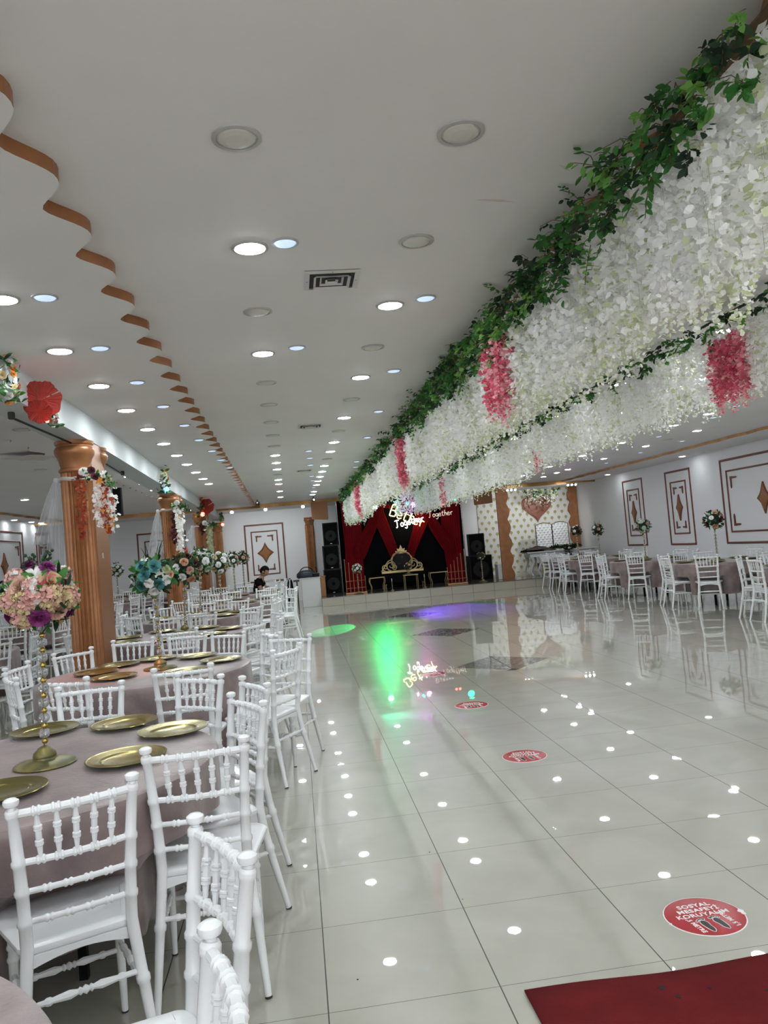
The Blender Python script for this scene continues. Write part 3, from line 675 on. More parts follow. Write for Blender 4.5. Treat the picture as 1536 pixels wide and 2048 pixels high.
# stand parts (z=0 on the table top)
base_me = MB().lathe([(0,0),(.125,0),(.128,.006),(.122,.012),(.05,.028),(.046,.034),(.048,.040),(.044,.055),(.030,.066),(.026,.072),(.013,.080),(0,.082)], 'golda', 40).mesh('base')
bead_me = MB().ball((0,0,0), .0235, 'crystal', 12, sz=.95).mesh('crystal_bead', False)
gb_me = MB().lathe([(0,-.012),(.008,-.011),(.013,-.004),(.014,0),(.013,.004),(.008,.011),(0,.012)], 'goldb', 14).mesh('gold_bead')
def flower_stand(x, y, z, pal, label, H=.70, R=.145, extra='leaf', seed=0, group='tall bead-stem flower stands', tilt=(0,0), squash=1.0, far=False, custom=None):
    t = thing('flower_stand', label, 'flower stand', (x,y,z), 0, group); rr = random.Random(seed)
    obj('base', base_me, t)
    tx, ty = tilt; stem = []
    zt = H-R*.75; z0 = .09; n = int((zt-z0)/.062)
    for i in range(n):
        zz = z0+(zt-z0)*(i+.5)/n; dx, dy = tx*zz/H, ty*zz/H
        obj('crystal_bead', bead_me, t, (dx,dy,zz+.012)); obj('gold_bead', gb_me, t, (dx,dy,zz-.021))
    MB().tube([(0,0,.07),(tx,ty,H)], .003, 'golda', 6).build('rod', t)
    c = Vector((tx,ty,H)); heads = []
    for kind, m, m2, r, q in PAL[pal]: heads += [(kind, m, m2, r)]*q
    rr.shuffle(heads); N = len(heads)
    if custom: heads = []
    for kind, m, m2, r, dx, dz in (custom or []):
        q = R*1.02; dy = -math.sqrt(max(.0006, q*q-dx*dx-dz*dz)); d = Vector((dx,dy,dz)).normalized(); o = obj(kind, flower_mesh(kind, m, m2), t, c+d*(R-r*.50+(.012 if m == 'magenta' else 0)))
        o.rotation_euler = (d.to_track_quat('Z','Y').to_matrix() @ Euler((0,0,rr.random()*6)).to_matrix()).to_euler(); o.scale = (r/.06*(.80 if m != 'magenta' else .78),)*3
        if dz < .12*R/.15:
            d = Vector((-dx,-dy,dz)).normalized(); o2 = obj(kind, flower_mesh(kind, m, m2), t, c+d*(R-r*.55)); o2.rotation_euler = d.to_track_quat('Z','Y').to_euler(); o2.scale = o.scale
    for i, (kind, m, m2, r) in enumerate(heads):
        zz = 1-(i+.5)/N*1.86; a = i*2.39996+seed; q = math.sqrt(max(0,1-zz*zz)); d = Vector((q*math.cos(a), q*math.sin(a), zz*squash))
        nm = {'hydrangea':'hydrangea','peony':'peony','rose':'rose','lily':'lily'}[kind]
        s = r/.06*(R/.145); o = obj(nm, flower_mesh(kind, m, m2), t, c+d*(R-r*.42*(R/.145)))
        o.rotation_euler = (d.to_track_quat('Z','Y').to_matrix() @ Euler((0,0,rr.random()*6)).to_matrix()).to_euler(); o.scale = (s*.8,)*3
    # foliage: one mesh
    b = MB(); b.ball(tuple(c), R*.62, 'leafd', 10)
    for i in range(46 if not far else 30):
        zz = 1-(i+.5)/46*1.95 if not far else 1-(i+.5)/30*1.95; a = i*2.39996+.7; q = math.sqrt(max(0,1-zz*zz)); d = Vector((q*math.cos(a), q*math.sin(a), zz*squash))
        T = Matrix.Translation(c+d*(R*.72)) @ d.to_track_quat('Z','Y').to_matrix().to_4x4() @ Matrix.Rotation(rr.random()*6,4,'Z'); L, W = .075*R/.145, .034*R/.145; m = rr.choice(['leafd','leafd','leaf'])
        for k in range(2):
            T2 = T @ Matrix.Rotation(PI*k+.4,4,'Z') @ Matrix.Rotation(rr.uniform(.5,1.1),4,'X')
            b.add([(0,0,0),(W*.5,L*.4,W*.15),(W*.35,L*.75,W*.1),(0,L,0),(-W*.35,L*.75,W*.1),(-W*.5,L*.4,W*.15)], [(0,1,2,3,4,5)], m, T2)
    if extra in ('sprig','spike'):
        for i in range(7):
            a = rr.random()*6.28; d = Vector((math.cos(a)*.35, math.sin(a)*.35, 1)).normalized(); L = rr.uniform(.10,.17) if extra == 'spike' else rr.uniform(.05,.09)
            p0 = c+d*R*.8; b.tube([p0, p0+d*L*.6, p0+d*L+Vector((d.x*.02,0,-.005))], [.003,.0025,.0012], 'leafd', 5)
            if extra == 'sprig':
                for q in range(4): b.ball(tuple(p0+d*L*(.4+.2*q)+Vector((rr.uniform(-.012,.012),0,0))), .008, 'leafd', 6)
    b.build('foliage', t, smooth=False)
    return t

# ------------------------------------------------------------------ left aisle tables, measured chairs
WH = ['table cut off at the bottom left','near table with the pink bouquet','second table, with the teal bouquet','third table, with the peach bouquet','fourth table of the aisle row','fifth table of the aisle row','sixth table of the aisle row','last table of the aisle row']
T_L = [(-1.2,1.15),(-1.19,3.45),(-1.2,6.15),(-1.38,8.85),(-1.45,11.4),(-1.18,14.1),(-1.45,16.6),(-1.4,19.1)]
def facing(mx, my, d, tc):   # back line direction d (deg) -> heading towards the table
    a = math.radians(d+90); v = (math.cos(a), math.sin(a)); s = 1 if v[0]*(tc[0]-mx)+v[1]*(tc[1]-my) > 0 else -1
    return d+90*s
meas = {
 0: [(-.245,1.95,-64),(-.178,1.31,-77)],
 1: [(-.74,2.54,24),(-.42,2.95,3),(-.29,3.75,-61),(-.28,4.24,-65),(-.62,4.66,-39),(-1.24,4.70,3),(-1.86,4.42,25),(-2.12,3.7,75)],
 2: [(-.77,5.10,3),(-.12,5.58,58),(-.10,6.32,-28),(-.27,6.78,-62),(-.66,7.10,-33),(-1.05,7.35,-15),(-1.52,7.28,-4),(-1.90,6.78,49),(-2.12,6.12,83),(-1.95,5.50,-60),(-1.50,5.12,-26)],
 3: [(-.46,7.80,60),(-.22,8.45,84),(-.28,9.15,-72),(-.62,9.72,-50),(-1.20,9.86,-20),(-1.62,9.90,2),(-2.25,9.5,45),(-2.48,8.8,88),(-2.33,8.45,-70),(-1.2,7.86,2)],
 4: [(-.62,10.55,48),(-.32,11.15,76),(-.36,11.8,-74),(-.95,12.40,-22),(-1.50,12.50,4),(-2.1,12.2,35),(-2.5,11.5,85),(-2.2,10.65,-45),(-1.4,10.38,2)],
}
for i, tc in enumerate(T_L):
    ch = []
    if i in meas: L = [(x*.985, y*.985, facing(x, y, d, tc)) for x, y, d in meas[i]]
    else:
        L = []; n = 9
        for k in range(n):
            a = 2*PI*(k+.3*(i % 3))/n+random.uniform(-.08,.08); r = 1.08+random.uniform(-.05,.08)
            if i == 6 and .5 < a < 1.2: continue
            px_, py_ = tc[0]+r*math.cos(a), tc[1]+r*math.sin(a)
            if any(abs(px_-cx_) < .42 and -.45 < py_-cy_ < .95 for cx_, cy_ in ((-2.135,13.95),(-2.32,20.0))): continue
            L.append((tc[0]+r*math.cos(a), tc[1]+r*math.sin(a), math.degrees(a)+180+random.uniform(-14,14)))
    for x, y, h in L:
        a = math.degrees(math.atan2(y-tc[1], x-tc[0]))
        put_chair(x, y, h, chair_label(WH[i], a), 'white chairs around the aisle tables', 0 if tc[1] < 10 else 1); ch.append(chair_pos[-1])
    banquet_table(*tc, WH[i], ch, hem=[.25,.22,.2,.2][i % 4], seed=i+4)
pl1 = [(-.937,4.15,'gold charger plate second from left at the far rim of the near table'),(-.648,3.86,'gold charger plate at the right rim of the near table'),(-.771,3.41,'gold charger plate in front of the gold stand base of the near table'),(-1.165,3.10,'gold charger plate cut by the picture edge on the near table'),(-1.72,3.9,None)]
for x, y, l in pl1:
    if l: plate(x, y, l)
for x, y, l in ((-1.50,6.60,'gold charger plate at the far left of the second table'),(-1.60,6.27,'gold charger plate lit orange at the left of the second table'),(-1.385,5.92,'gold charger plate lit orange at the near left of the second table'),(-1.22,6.78,'gold charger plate behind the stand of the second table'),(-.879,6.68,'gold charger plate at the far right of the second table'),(-.648,6.28,'gold charger plate at the right rim of the second table'),(-.865,5.84,'gold charger plate at the near right of the second table')): plate(x, y, l)
for i in range(3, 8):
    tc = T_L[i]
    for k in range(7 if i < 5 else 5):
        a = 2*PI*(k+.2)/(7 if i < 5 else 5); plate(tc[0]+.57*math.cos(a), tc[1]+.57*math.sin(a), f'gold charger plate at the {side_word(math.degrees(a))} side of the {WH[i]}')
PINK = [('peony','blush','butter',.080,-.053,.052),('peony','butter','pp',.074,.084,.066),('hydrangea','butter','blush',.064,.080,-.004),('hydrangea','butter',None,.056,.145,-.02),('hydrangea','butter','pp',.064,-.035,-.022),('hydrangea','blush','pw',.055,.018,.0),('hydrangea','butter','blush',.062,-.11,-.018),('peony','magenta',None,.062,.022,-.092),('peony','magenta',None,.052,-.125,-.083),('hydrangea','butter','pp',.062,-.055,-.092),('peony','blush',None,.056,.103,-.078),('lily','pw',None,.055,-.132,.045),('lily','pw','blush',.062,.010,.118),('hydrangea','blush','pw',.050,-.095,.10),('peony','magenta',None,.046,.055,.130),('peony','magenta',None,.040,-.03,.145),('hydrangea','pw','blush',.04,.0,.06)]
TEAL = [('rose','teal',None,.075,.035,.085),('rose','teal',None,.072,-.055,.02),('rose','teal',None,.066,-.09,-.076),('rose','teal',None,.064,.068,-.075),('rose','teal',None,.058,-.085,.095),('rose','pw',None,.055,-.160,-.025),('rose','pw',None,.056,.125,-.045),('lily','pw',None,.05,.075,.01),('rose','pw',None,.062,.018,-.135),('rose','pw',None,.052,-.012,-.06),('lily','pw',None,.05,-.06,.14),('peony','pc',None,.05,.13,.05),('rose','peach',None,.04,.155,.0)]
flower_stand(-1.126,3.50,.757,'pink','gold stand with crystal beads and a large pink, cream and magenta bouquet',.715,.150,'sprig',1,tilt=(.028,.0),custom=PINK)
flower_stand(-1.10,6.20,.757,'teal','bead stand with teal and white roses on the second table',.72,.175,'spike',2,tilt=(-.0,0), squash=.85, custom=TEAL)
flower_stand(-1.33,9.2,.757,'peach','bead stand with a peach, white and burgundy bouquet',.72,.185,'leaf',3,tilt=(.05,0))
flower_stand(-1.42,11.4,.757,'mint','bead stand with a white and pale green bouquet, right of the peach one',.78,.19,'sprig',4,tilt=(.06,0))
flower_stand(-1.36,14.0,.757,'white','bead stand with a wide all-white rose bouquet, left of four distant ones',.72,.20,'leaf',5,tilt=(.0,0),far=True)
flower_stand(-1.30,16.5,.757,'dark','bead stand with white and burgundy bouquet beside the white rose one',.74,.15,'sprig',6,far=True)
flower_stand(-1.28,19.1,.757,'blushdark','bead stand with cream bouquet in front of the framed back wall',.75,.16,'sprig',7,far=True)

# ------------------------------------------------------------------ tables behind the columns and along the right wall
def ring_table(x, y, where, angs, group, seed, det=1, r0=1.02, plates=5):
    ch = []
    for a in angs:
        ar = math.radians(a); r = r0+random.uniform(-.03,.06)
        put_chair(x+r*math.cos(ar), y+r*math.sin(ar), a+180+random.uniform(-9,9), chair_label(where, a), group, det); ch.append(chair_pos[-1])
    banquet_table(x, y, where, ch, .22, seed)
    for k in range(plates):
        a = 2*PI*(k+.3)/plates; plate(x+.57*math.cos(a), y+.57*math.sin(a), f'gold charger plate, {side_word(math.degrees(a))} side of the {where}')
random.seed(21)
for i, (x, y, a) in enumerate(((-3.95,9.1,(0,40,85,130,180,230,275,320)),(-4.25,12.1,(10,55,100,150,200,245,290,330)),(-4.3,14.9,(-5,40,85,130,180,230,275,318)),(-4.4,17.8,(10,55,100,150,200,245,290,330)),(-4.5,20.6,(0,45,90,135,180,230,275,320)),(-4.3,23.1,(0,45,180,230,275,320)))):
    ring_table(x, y, f'{ORD[i]} table behind the copper columns', a, 'white chairs behind the columns', 30+i)
flower_stand(-4.25,12.1,.757,'dark','bead stand with burgundy and cream bouquet at the left picture edge',.60,.17,'leaf',11,far=True)
flower_stand(-4.57,20.6,.757,'white','dark-stemmed stand with white roses seen between first and second column, left one',.72,.17,'sprig',12,far=True)
flower_stand(-4.20,22.3,.757,'dark','stand with dark and white bouquet between first and second column, right one',.72,.15,'sprig',13,far=True)
WR = ['right table cut by the picture edge','right table with the peach bouquet','right table with the green and white bouquet','right table with the spiky dark bouquet','right table beside the stage step']
for i, (x, y, a) in enumerate(((7.5,10.5,(140,182,232,285,90)),(7.5,13.2,(22,75,128,180,231,285,330)),(7.45,15.9,(20,75,130,178,231,283,330)),(7.5,18.6,(25,80,130,180,228,282,335)),(7.6,20.35,(60,120,185,215)))):
    ring_table(x, y, WR[i], a, 'white chairs along the right wall', 50+i, 1, 1.0, 5 if i < 4 else 3)
flower_stand(7.50,13.2,.757,'blushdark','bead stand with peach and burgundy bouquet between two right wall frames',.73,.18,'leaf',21,far=True)
flower_stand(7.42,15.9,.757,'greenw','bead stand with pale green and white bouquet before the farthest wall frame',.71,.165,'leaf',22,far=True)
flower_stand(7.50,18.6,.757,'dark','bead stand with burgundy bouquet and tall dark spikes',.70,.15,'spike',23,far=True)
flower_stand(7.60,20.35,.757,'dark','bead stand with burgundy and cream bouquet before the dotted wallpaper',.72,.15,'leaf',24,far=True)

# ------------------------------------------------------------------ wisteria garlands
PET = np.array([(0,0,0),(.46,.30,.10),(.40,.92,.28),(0,1.02,.20),(-.40,.92,.28),(-.46,.30,.10)])
def place(shape, P, A, S, nf, facex):
    """shape k x3; P n x3 positions; A n x3 euler; S n sizes"""
    n = len(P); cx, sx = np.cos(A[:,0]), np.sin(A[:,0]); cy, sy = np.cos(A[:,1]), np.sin(A[:,1]); cz, sz = np.cos(A[:,2]), np.sin(A[:,2])
    o, l = np.zeros(n), np.ones(n)
    Rx = np.stack([np.stack([l,o,o],-1),np.stack([o,cx,-sx],-1),np.stack([o,sx,cx],-1)],1)
    Ry = np.stack([np.stack([cy,o,sy],-1),np.stack([o,l,o],-1),np.stack([-sy,o,cy],-1)],1)
    Rz = np.stack([np.stack([cz,-sz,o],-1),np.stack([sz,cz,o],-1),np.stack([o,o,l],-1)],1)
    R = Rz @ Ry @ Rx; V = np.einsum('nij,kj->nki', R, shape)*S[:,None,None]+P[:,None,:]
    k = len(shape); F = np.arange(n*k).reshape(n,k); return V.reshape(-1,3), F
def curtain(line, ztop, zbot, parent, spacing=.034, layers=2, step=.024, ps=(.022,.036), depth=.10, nx=(-1,0), seed=1, green=.11, name='blossoms', mats=('pw','pc'), wave=.05, near=None):
    """line: ((x0,y0),(x1,y1)) hanging strands of petals"""
    g = np.random.default_rng(seed); (x0,y0),(x1,y1) = line; L = math.hypot(x1-x0, y1-y0); dx, dy = (x1-x0)/L, (y1-y0)/L
    PP = []; ST = []; TH = []
    for ly in range(layers):
        n = int(L/spacing); s = (np.arange(n)+g.random(n))*spacing
        off = ly*depth/max(layers-1,1)+g.normal(0,.016,n)
        b_ = zbot+wave*np.sin(s*7.3+ly)*.6+g.random(n)*wave*2.0-ly*.02; t_ = ztop-g.random(n)*.12
        for i in range(n):
            m = max(3, int((t_[i]-b_[i])/step)); z = np.linspace(t_[i], b_[i], m)+g.normal(0,step*.3,m); dr = np.cumsum(g.normal(0,.0025,m))
            th = g.random(m)*2*PI; fr = np.clip((z-b_[i])/.12, .15, 1); rad = ps[1]*.8*fr*g.uniform(.5,1.1,m)*(.62+.38*np.sin(z*21+g.random()*6))
            sx_ = s[i]+dr+rad*np.cos(th); ox = off[i]+rad*np.sin(th)
            PP.append(np.stack([x0+dx*sx_-nx[0]*ox, y0+dy*sx_-nx[1]*ox, z, fr],1))
            al = math.atan2(dy, dx); TH.append(np.arctan2(dy*np.cos(th)-nx[1]*np.sin(th), dx*np.cos(th)-nx[0]*np.sin(th)))
            if g.random() < .5: ST.append((x0+dx*(s[i]+.02)-nx[0]*off[i], y0+dy*(s[i]+.02)-nx[1]*off[i], t_[i]-g.random()*.3, b_[i]+g.random()*.2-.04))
    P4 = np.concatenate(PP); th = np.concatenate(TH); k = 2; P4 = np.repeat(P4, k, 0); th = np.repeat(th, k)+g.normal(0,.7,len(P4)); n = len(P4); P = P4[:,:3]+g.normal(0,.004,(n,3))
    top = np.clip((P[:,2]-zbot)/(ztop-zbot),0,1)
    A = np.stack([g.normal(-.65,.75,n), g.normal(0,.45,n), th-PI/2],1); S = g.uniform(ps[0], ps[1], n)*np.clip(P4[:,3]*1.2,.55,1)
    V, F = place(PET, P, A, S, 1, 0)
    gz = (np.sin(P[:,1]*5.1+P[:,0]*3)+np.sin(P[:,1]*13.7)) ; mi = (g.random(n) < green*(1+.7*gz)).astype(int)
    mi[(top < .10) & (g.random(n) < .45)] = 1
    o = obj(name, npmesh(name, V, F, mi, mats), parent); o['kind'] = 'stuff'
    # thin stems
    ST = np.array(ST); m = len(ST); w = .0011
    V = np.stack([np.stack([ST[:,0]-w*dx-nx[0]*-.012*0, ST[:,1]-w*dy, ST[:,2]],1), np.stack([ST[:,0]+w*dx, ST[:,1]+w*dy, ST[:,2]],1), np.stack([ST[:,0]+w*dx, ST[:,1]+w*dy, ST[:,3]],1), np.stack([ST[:,0]-w*dx, ST[:,1]-w*dy, ST[:,3]],1)],1)
    V[:,:,0] += nx[0]*.015; F = np.arange(m*4).reshape(m,4)
    o = obj('stems', npmesh('stems', V.reshape(-1,3), F, np.zeros(m,int), ('stem',)), parent); o['kind'] = 'stuff'
LEAF = np.array([(0,0,0),(.22,.25,.05),(.27,.5,.06),(.16,.8,.02),(0,1,-.04),(-.16,.8,.02),(-.27,.5,.06),(-.22,.25,.05)])
def foliage(line, z0, z1, parent, dens=150, size=(.035,.065), out=.08, nx=(-1,0), seed=5, hang=.16):
    g = np.random.default_rng(seed); (x0,y0),(x1,y1) = line; L = math.hypot(x1-x0, y1-y0); dx, dy = (x1-x0)/L, (y1-y0)/L
    PP, AA, SS, MM = [], [], [], []; nb = int(L*dens/9); stems = []
    for i in range(nb):
        s = g.random()*L; cl = .5+.5*math.sin(s*4.3+1.3*math.sin(s*1.7)); zc = g.uniform(z0,z1); o_ = g.random()*out
        base = np.array([x0+dx*s+nx[0]*o_, y0+dy*s+nx[1]*o_, zc]); dr = np.array([dx*g.normal(0,.7)+nx[0]*abs(g.normal(0,.5)), dy*g.normal(0,.7), g.uniform(-1,.35)]); dr /= np.linalg.norm(dr)
        ln = g.uniform(.06,hang)*(.5+cl*.8); k = 9; az = math.atan2(dr[1], dr[0]); mm = 2 if g.random() < .16 else (0 if g.random() < .55 else 1)
        sz = g.uniform(*size)
        for q in range(k):
            f = (q+1)/k; p = base+dr*ln*f; PP.append(p)
            AA.append((g.normal(-.5,.5), g.normal(0,.5), az-PI/2+(1 if q % 2 else -1)*(.9-.8*(f > .95))+g.normal(0,.2))); SS.append(sz*(1-.25*f)); MM.append(mm)
        stems.append((base, base+dr*ln))
    n = len(PP); V, F = place(LEAF, np.array(PP), np.array(AA), np.array(SS), 1, 0)
    V[:,2] = np.minimum(V[:,2], 3.03); o = obj('foliage', npmesh('foliage', V, F, MM, ('leaf','leafd','leafl')), parent); o['kind'] = 'stuff'
    b = MB()
    for p, q in stems[:int(nb*.7)]:
        m = (p+q)/2+np.array([0,0,.02]); b.tube([tuple(np.minimum(p,[99,99,3.02])), tuple(np.minimum(m,[99,99,3.02])), tuple(np.minimum(q,[99,99,3.02]))], .0018, 'vine', 3, caps=False)
    o = b.build('twigs', parent, smooth=False); o['kind'] = 'stuff'
# near garland: along x=1.38
G1 = thing('wisteria_garland', 'long white wisteria garland nearest the camera, hung under the ceiling edge', 'flower garland', (0,0,0))
curtain(((1.40,1.2),(1.40,7.0)), 2.95, 2.25, G1, .058, 3, .0125, (.022,.037), .13, seed=2)
curtain(((1.40,7.0),(1.40,14.0)), 2.95, 2.22, G1, .055, 2, .018, (.028,.044), .10, seed=3)
curtain(((1.40,14.0),(1.40,20.6)), 2.95, 2.14, G1, .07, 2, .026, (.036,.055), .10, seed=4)
curtain(((1.40,20.6),(1.95,20.7)), 2.95, 2.14, G1, .06, 2, .045, (.034,.055), .10, nx=(0,-1), seed=14)
foliage(((1.39,1.2),(1.39,8.0)), 2.76, 3.0, G1, 760, (.034,.062), .075, seed=6)
foliage(((1.39,8.0),(1.39,20.7)), 2.80, 3.0, G1, 200, (.05,.08), .09, seed=7)
MB().tube([(1.44,1.0,2.965),(1.44,20.7,2.965)], .02, 'vine', 6).build('hanging_rail', G1)
G2 = thing('wisteria_garland', 'white wisteria garland farther from the camera, seen below the near one', 'flower garland', (0,0,0))
curtain(((3.10,3.2),(3.10,10.0)), 2.97, 2.32, G2, .052, 2, .018, (.024,.040), .10, seed=8, green=.08)
curtain(((3.10,10.0),(3.10,19.3)), 2.97, 2.23, G2, .065, 2, .028, (.034,.05), .10, seed=9, green=.1)
curtain(((3.10,19.3),(2.62,19.9)), 2.97, 2.2, G2, .05, 2, .04, (.034,.05), .10, nx=(-.5,-.8), seed=10, green=.08)
foliage(((3.09,3.2),(3.09,19.5)), 2.84, 3.0, G2, 170, (.04,.065), .06, seed=11, hang=.12)
MB().tube([(3.14,3.0,2.972),(3.14,19.4,2.972)], .01, 'leafd', 6).build('hanging_rail', G2)
def pink(x, y, w, zt, zb, lab, ps, seed, sp=.03):
    t = thing('pink_wisteria_bunch', lab, 'flower bunch', (0,0,0), 0, 'pink wisteria bunches in the garlands')
    curtain(((x,y-w/2),(x,y+w/2)), zt, zb, t, sp*1.4, 3, .015 if ps[1] < .045 else .03, ps, .05, seed=seed, green=.35, mats=('pp','ppl'), wave=.05)
pink(1.335, 4.75, .42, 2.86, 2.30, 'pink wisteria bunch largest in the near garland', (.020,.034), 41)
pink(1.335, 9.20, .26, 2.88, 2.20, 'pink wisteria bunch second from the camera in the near garland', (.028,.04), 42)
pink(1.335, 15.6, .42, 2.88, 2.16, 'pink wisteria bunch at the far end of the near garland', (.04,.06), 43, .05)
pink(3.04, 5.02, .44, 2.82, 2.30, 'wide pink wisteria bunch on the far garland at upper right', (.022,.036), 44)
pink(3.08, 9.45, .2, 2.62, 2.28, 'faint pink tips in the middle of the far garland', (.02,.03), 45, .06)
pink(3.06, 15.5, .30, 2.8, 2.2, 'thin pink wisteria bunch at the far end of the far garland', (.03,.045), 46, .06)

def spot(name, loc, tgt, col, power, size, blend=.1, rad=.03):
    l = D.lights.new(name, 'SPOT'); l.color = col; l.energy = power; l.spot_size = math.radians(size); l.spot_blend = blend; l.shadow_soft_size = rad
    o = D.objects.new(name, l); C.objects.link(o); o.location = loc; o.rotation_euler = (Vector(tgt)-Vector(loc)).to_track_quat('-Z','Y').to_euler(); return o
# ------------------------------------------------------------------ stage
struct(MB().bbox((.62,21.2,0),(X1,Y1,.225),'stage',.004).box((.61,21.19,.225),(X1,Y1,.24),'stagetop').build('stage_floor', smooth=False))
struct(MB().box((5.9,22.6,.2401),(X1,Y1,.243),'stage').build('stage_floor', smooth=False))
# backdrop
BY = 22.85
t = thing('stage_backdrop', 'black stage backdrop framed with red draped curtains', 'backdrop', (0,BY,0))
MB().box((1.30,.03,.243),(5.05,.06,2.93),'blackcloth').build('black_cloth', t, smooth=False)
for x in (1.30, 5.03): MB().tube([(x,0,.243),(x,0,2.93)], .02, 'chrome', 8).build('pole', t)
MB().tube([(1.30,0,2.91),(5.03,0,2.91)], .02, 'black', 8).build('top_bar', t)
def drape(path, widths, nm='red_drape', y=0, pl=9, dep=.018):
    """pleated ribbon of cloth in the xz plane"""
    b = MB(); K = 5*pl; vs = []; N = len(path); sub = 10; pts = []
    for i in range(N-1):
        for s in range(sub): f = s/sub; pts.append((path[i][0]*(1-f)+path[i+1][0]*f, path[i][1]*(1-f)+path[i+1][1]*f, widths[i]*(1-f)+widths[i+1]*f))
    pts.append((*path[-1], widths[-1])); 
    for i, (x, z, w) in enumerate(pts):
        a, c = pts[max(i-1,0)], pts[min(i+1,len(pts)-1)]; d = Vector((c[0]-a[0], c[1]-a[1])); d.normalize(); n = Vector((-d.y, d.x))
        if n.x < 0: n = -n
        for k in range(K+1):
            u = k/K-.5; vs.append((x+n.x*w*u, y-.02-dep*math.sin(k/K*2*PI*pl)-.012*math.cos(2*PI*k/K), z+n.y*w*u))
    R = K+1; fs = [(i*R+k, i*R+k+1, (i+1)*R+k+1, (i+1)*R+k) for i in range(len(pts)-1) for k in range(K)]
    b.add(vs, fs, 'redcloth'); b.build(nm, t)
drape([(1.72,2.9),(1.72,1.5),(1.66,.25)], [.60,.52,.56])
drape([(4.68,2.9),(4.66,1.4),(4.72,.25)], [.60,.55,.48])
drape([(2.40,2.9),(2.52,2.45),(2.90,1.25),(3.0,.9)], [.50,.38,.30,.2], y=-.03)
drape([(2.52,2.55),(2.2,1.95),(1.93,1.45),(1.85,1.2)], [.25,.34,.40,.3], y=-.05)
drape([(4.10,2.9),(3.86,2.3),(3.42,1.3),(3.3,.9)], [.50,.42,.26,.2], y=-.03)
drape([(3.95,2.5),(4.20,1.9),(4.5,1.4),(4.6,1.15)], [.2,.34,.40,.3], y=-.05)
drape([(2.05,2.85),(3.0,2.62),(4.1,2.85)], [.2,.12,.2], y=-.04, pl=4)
# canopy panels
for x0, x1, z0, lab in ((.57,1.06,2.42,'flat bronze panel hanging above the left speaker stack'),(5.5,6.08,2.52,'flat bronze panel hanging beside the dotted alcove')):
    b = MB(); T = Matrix(((1,0,0,0),(0,0,-1,23.12),(0,1,0,0),(0,0,0,1)))
    r = .04; P = [(x0+r*(1-math.cos(a)), z0+.04*math.sin(3*x0)+r*(1-math.sin(a))) for a in np.linspace(0,PI/2,6)]+[(x1-r*(1-math.sin(a)), z0+r*(1-math.cos(a))) for a in np.linspace(0,PI/2,6)]+[(x1,2.98),(x0,2.98)]
    b.prism(P, .03, 'bronze', T); tag(b.build('bronze_panel', smooth=False), lab, 'panel')
# copper scalloped side panels of the alcove
def side_panel(xe, sgn, w, y, lab):
    P = []
    for i in range(121):
        z = .243+2.68*i/120; q = abs(math.cos(PI*(z-.35)/.46)); P.append((xe+sgn*(w-.09*(1-math.sqrt(q*q+.02))), z))
    poly = [(xe,.243)]+P+[(xe,2.923)]
    if sgn < 0: poly = poly[::-1]
    b = MB(); T = Matrix(((1,0,0,0),(0,0,-1,y),(0,1,0,0),(0,0,0,1))); b.prism(poly, .07, 'copper', T, 'mould'); tag(b.build('scalloped_panel', smooth=False), lab, 'panel', 'scalloped copper panels')
side_panel(5.90, 1, .36, 22.05, 'copper panel with wavy edge left of the dotted alcove')
side_panel(9.38, -1, .32, 24.85, 'copper panel with wavy edge right of the dotted alcove')
struct(MB().box((6.0,24.86,.243),(9.38,24.895,2.925),'dots').build('wall_back_wallpaper', smooth=False))
# heart
H = []
for k in range(80):
    a = 2*PI*k/80; H.append((.030*16*math.sin(a)**3*1.04, .030*(13*math.cos(a)-5*math.cos(2*a)-2*math.cos(3*a)-math.cos(4*a))))
b = MB(); T = Matrix(((1,0,0,8.0),(0,0,-1,24.86),(0,1,0,2.35),(0,0,0,1))); b.prism(H[::-1], .05, 'heart', T); b.prism([(x*.9,y*.9) for x,y in H[::-1]], .065, 'heart', T)
tag(b.build('copper_heart', smooth=False), 'big copper heart on the dotted wallpaper', 'heart')
t = thing('hanging_wisteria', 'short white wisteria curtain hanging before the copper heart', 'flower garland', (0,0,0))
for yy in (24.0, 24.25): curtain(((7.46,yy),(8.48,yy)), 2.90, 2.36, t, .09, 1, .05, (.04,.06), .05, nx=(0,-1), seed=int(yy*10), green=.3)
foliage(((7.42,24.1),(8.52,24.1)), 2.72, 2.90, t, 260, (.06,.09), .1, nx=(0,-1), seed=66)
# speakers
def speaker(x, y, z, w, h, d, lab, trap=0, group='stacked black speakers'):
    t = thing('speaker', lab, 'speaker', (x,y,z), 0, group)
    vs = [(-w/2,0,0),(w/2,0,0),(w/2-trap,d,0),(-w/2+trap,d,0),(-w/2,0,h),(w/2,0,h),(w/2-trap,d,h),(-w/2+trap,d,h)]
    MB().add(vs, [(0,3,2,1),(4,5,6,7),(0,1,5,4),(1,2,6,5),(2,3,7,6),(3,0,4,7)], 'black').build('cabinet', t, smooth=False)
    MB().bbox((-w/2+.03,-.015,.03),(w/2-.03,.0,h-.03),'grille',.006).build('grille', t, smooth=False)
    T = Matrix.Translation((0,-.012,h*.42)) @ Matrix.Rotation(PI/2,4,'X'); MB().lathe([(0,-.001),(w*.12,.004),(w*.30,.012),(w*.36,.010),(w*.38,.0)], 'black', 28, T).build('woofer', t)
    MB().box((-.03,-.018,.045),(.03,-.014,.06),'white_lac').build('badge', t, smooth=False)
speaker(1.02,22.45,.243,.50,.71,.5,'black subwoofer at the bottom of the left speaker stack')
speaker(1.02,22.45,.955,.46,.69,.45,'black speaker in the middle of the left stack')
speaker(1.05,22.47,1.647,.44,.66,.4,'black speaker on top of the left stack',.05)
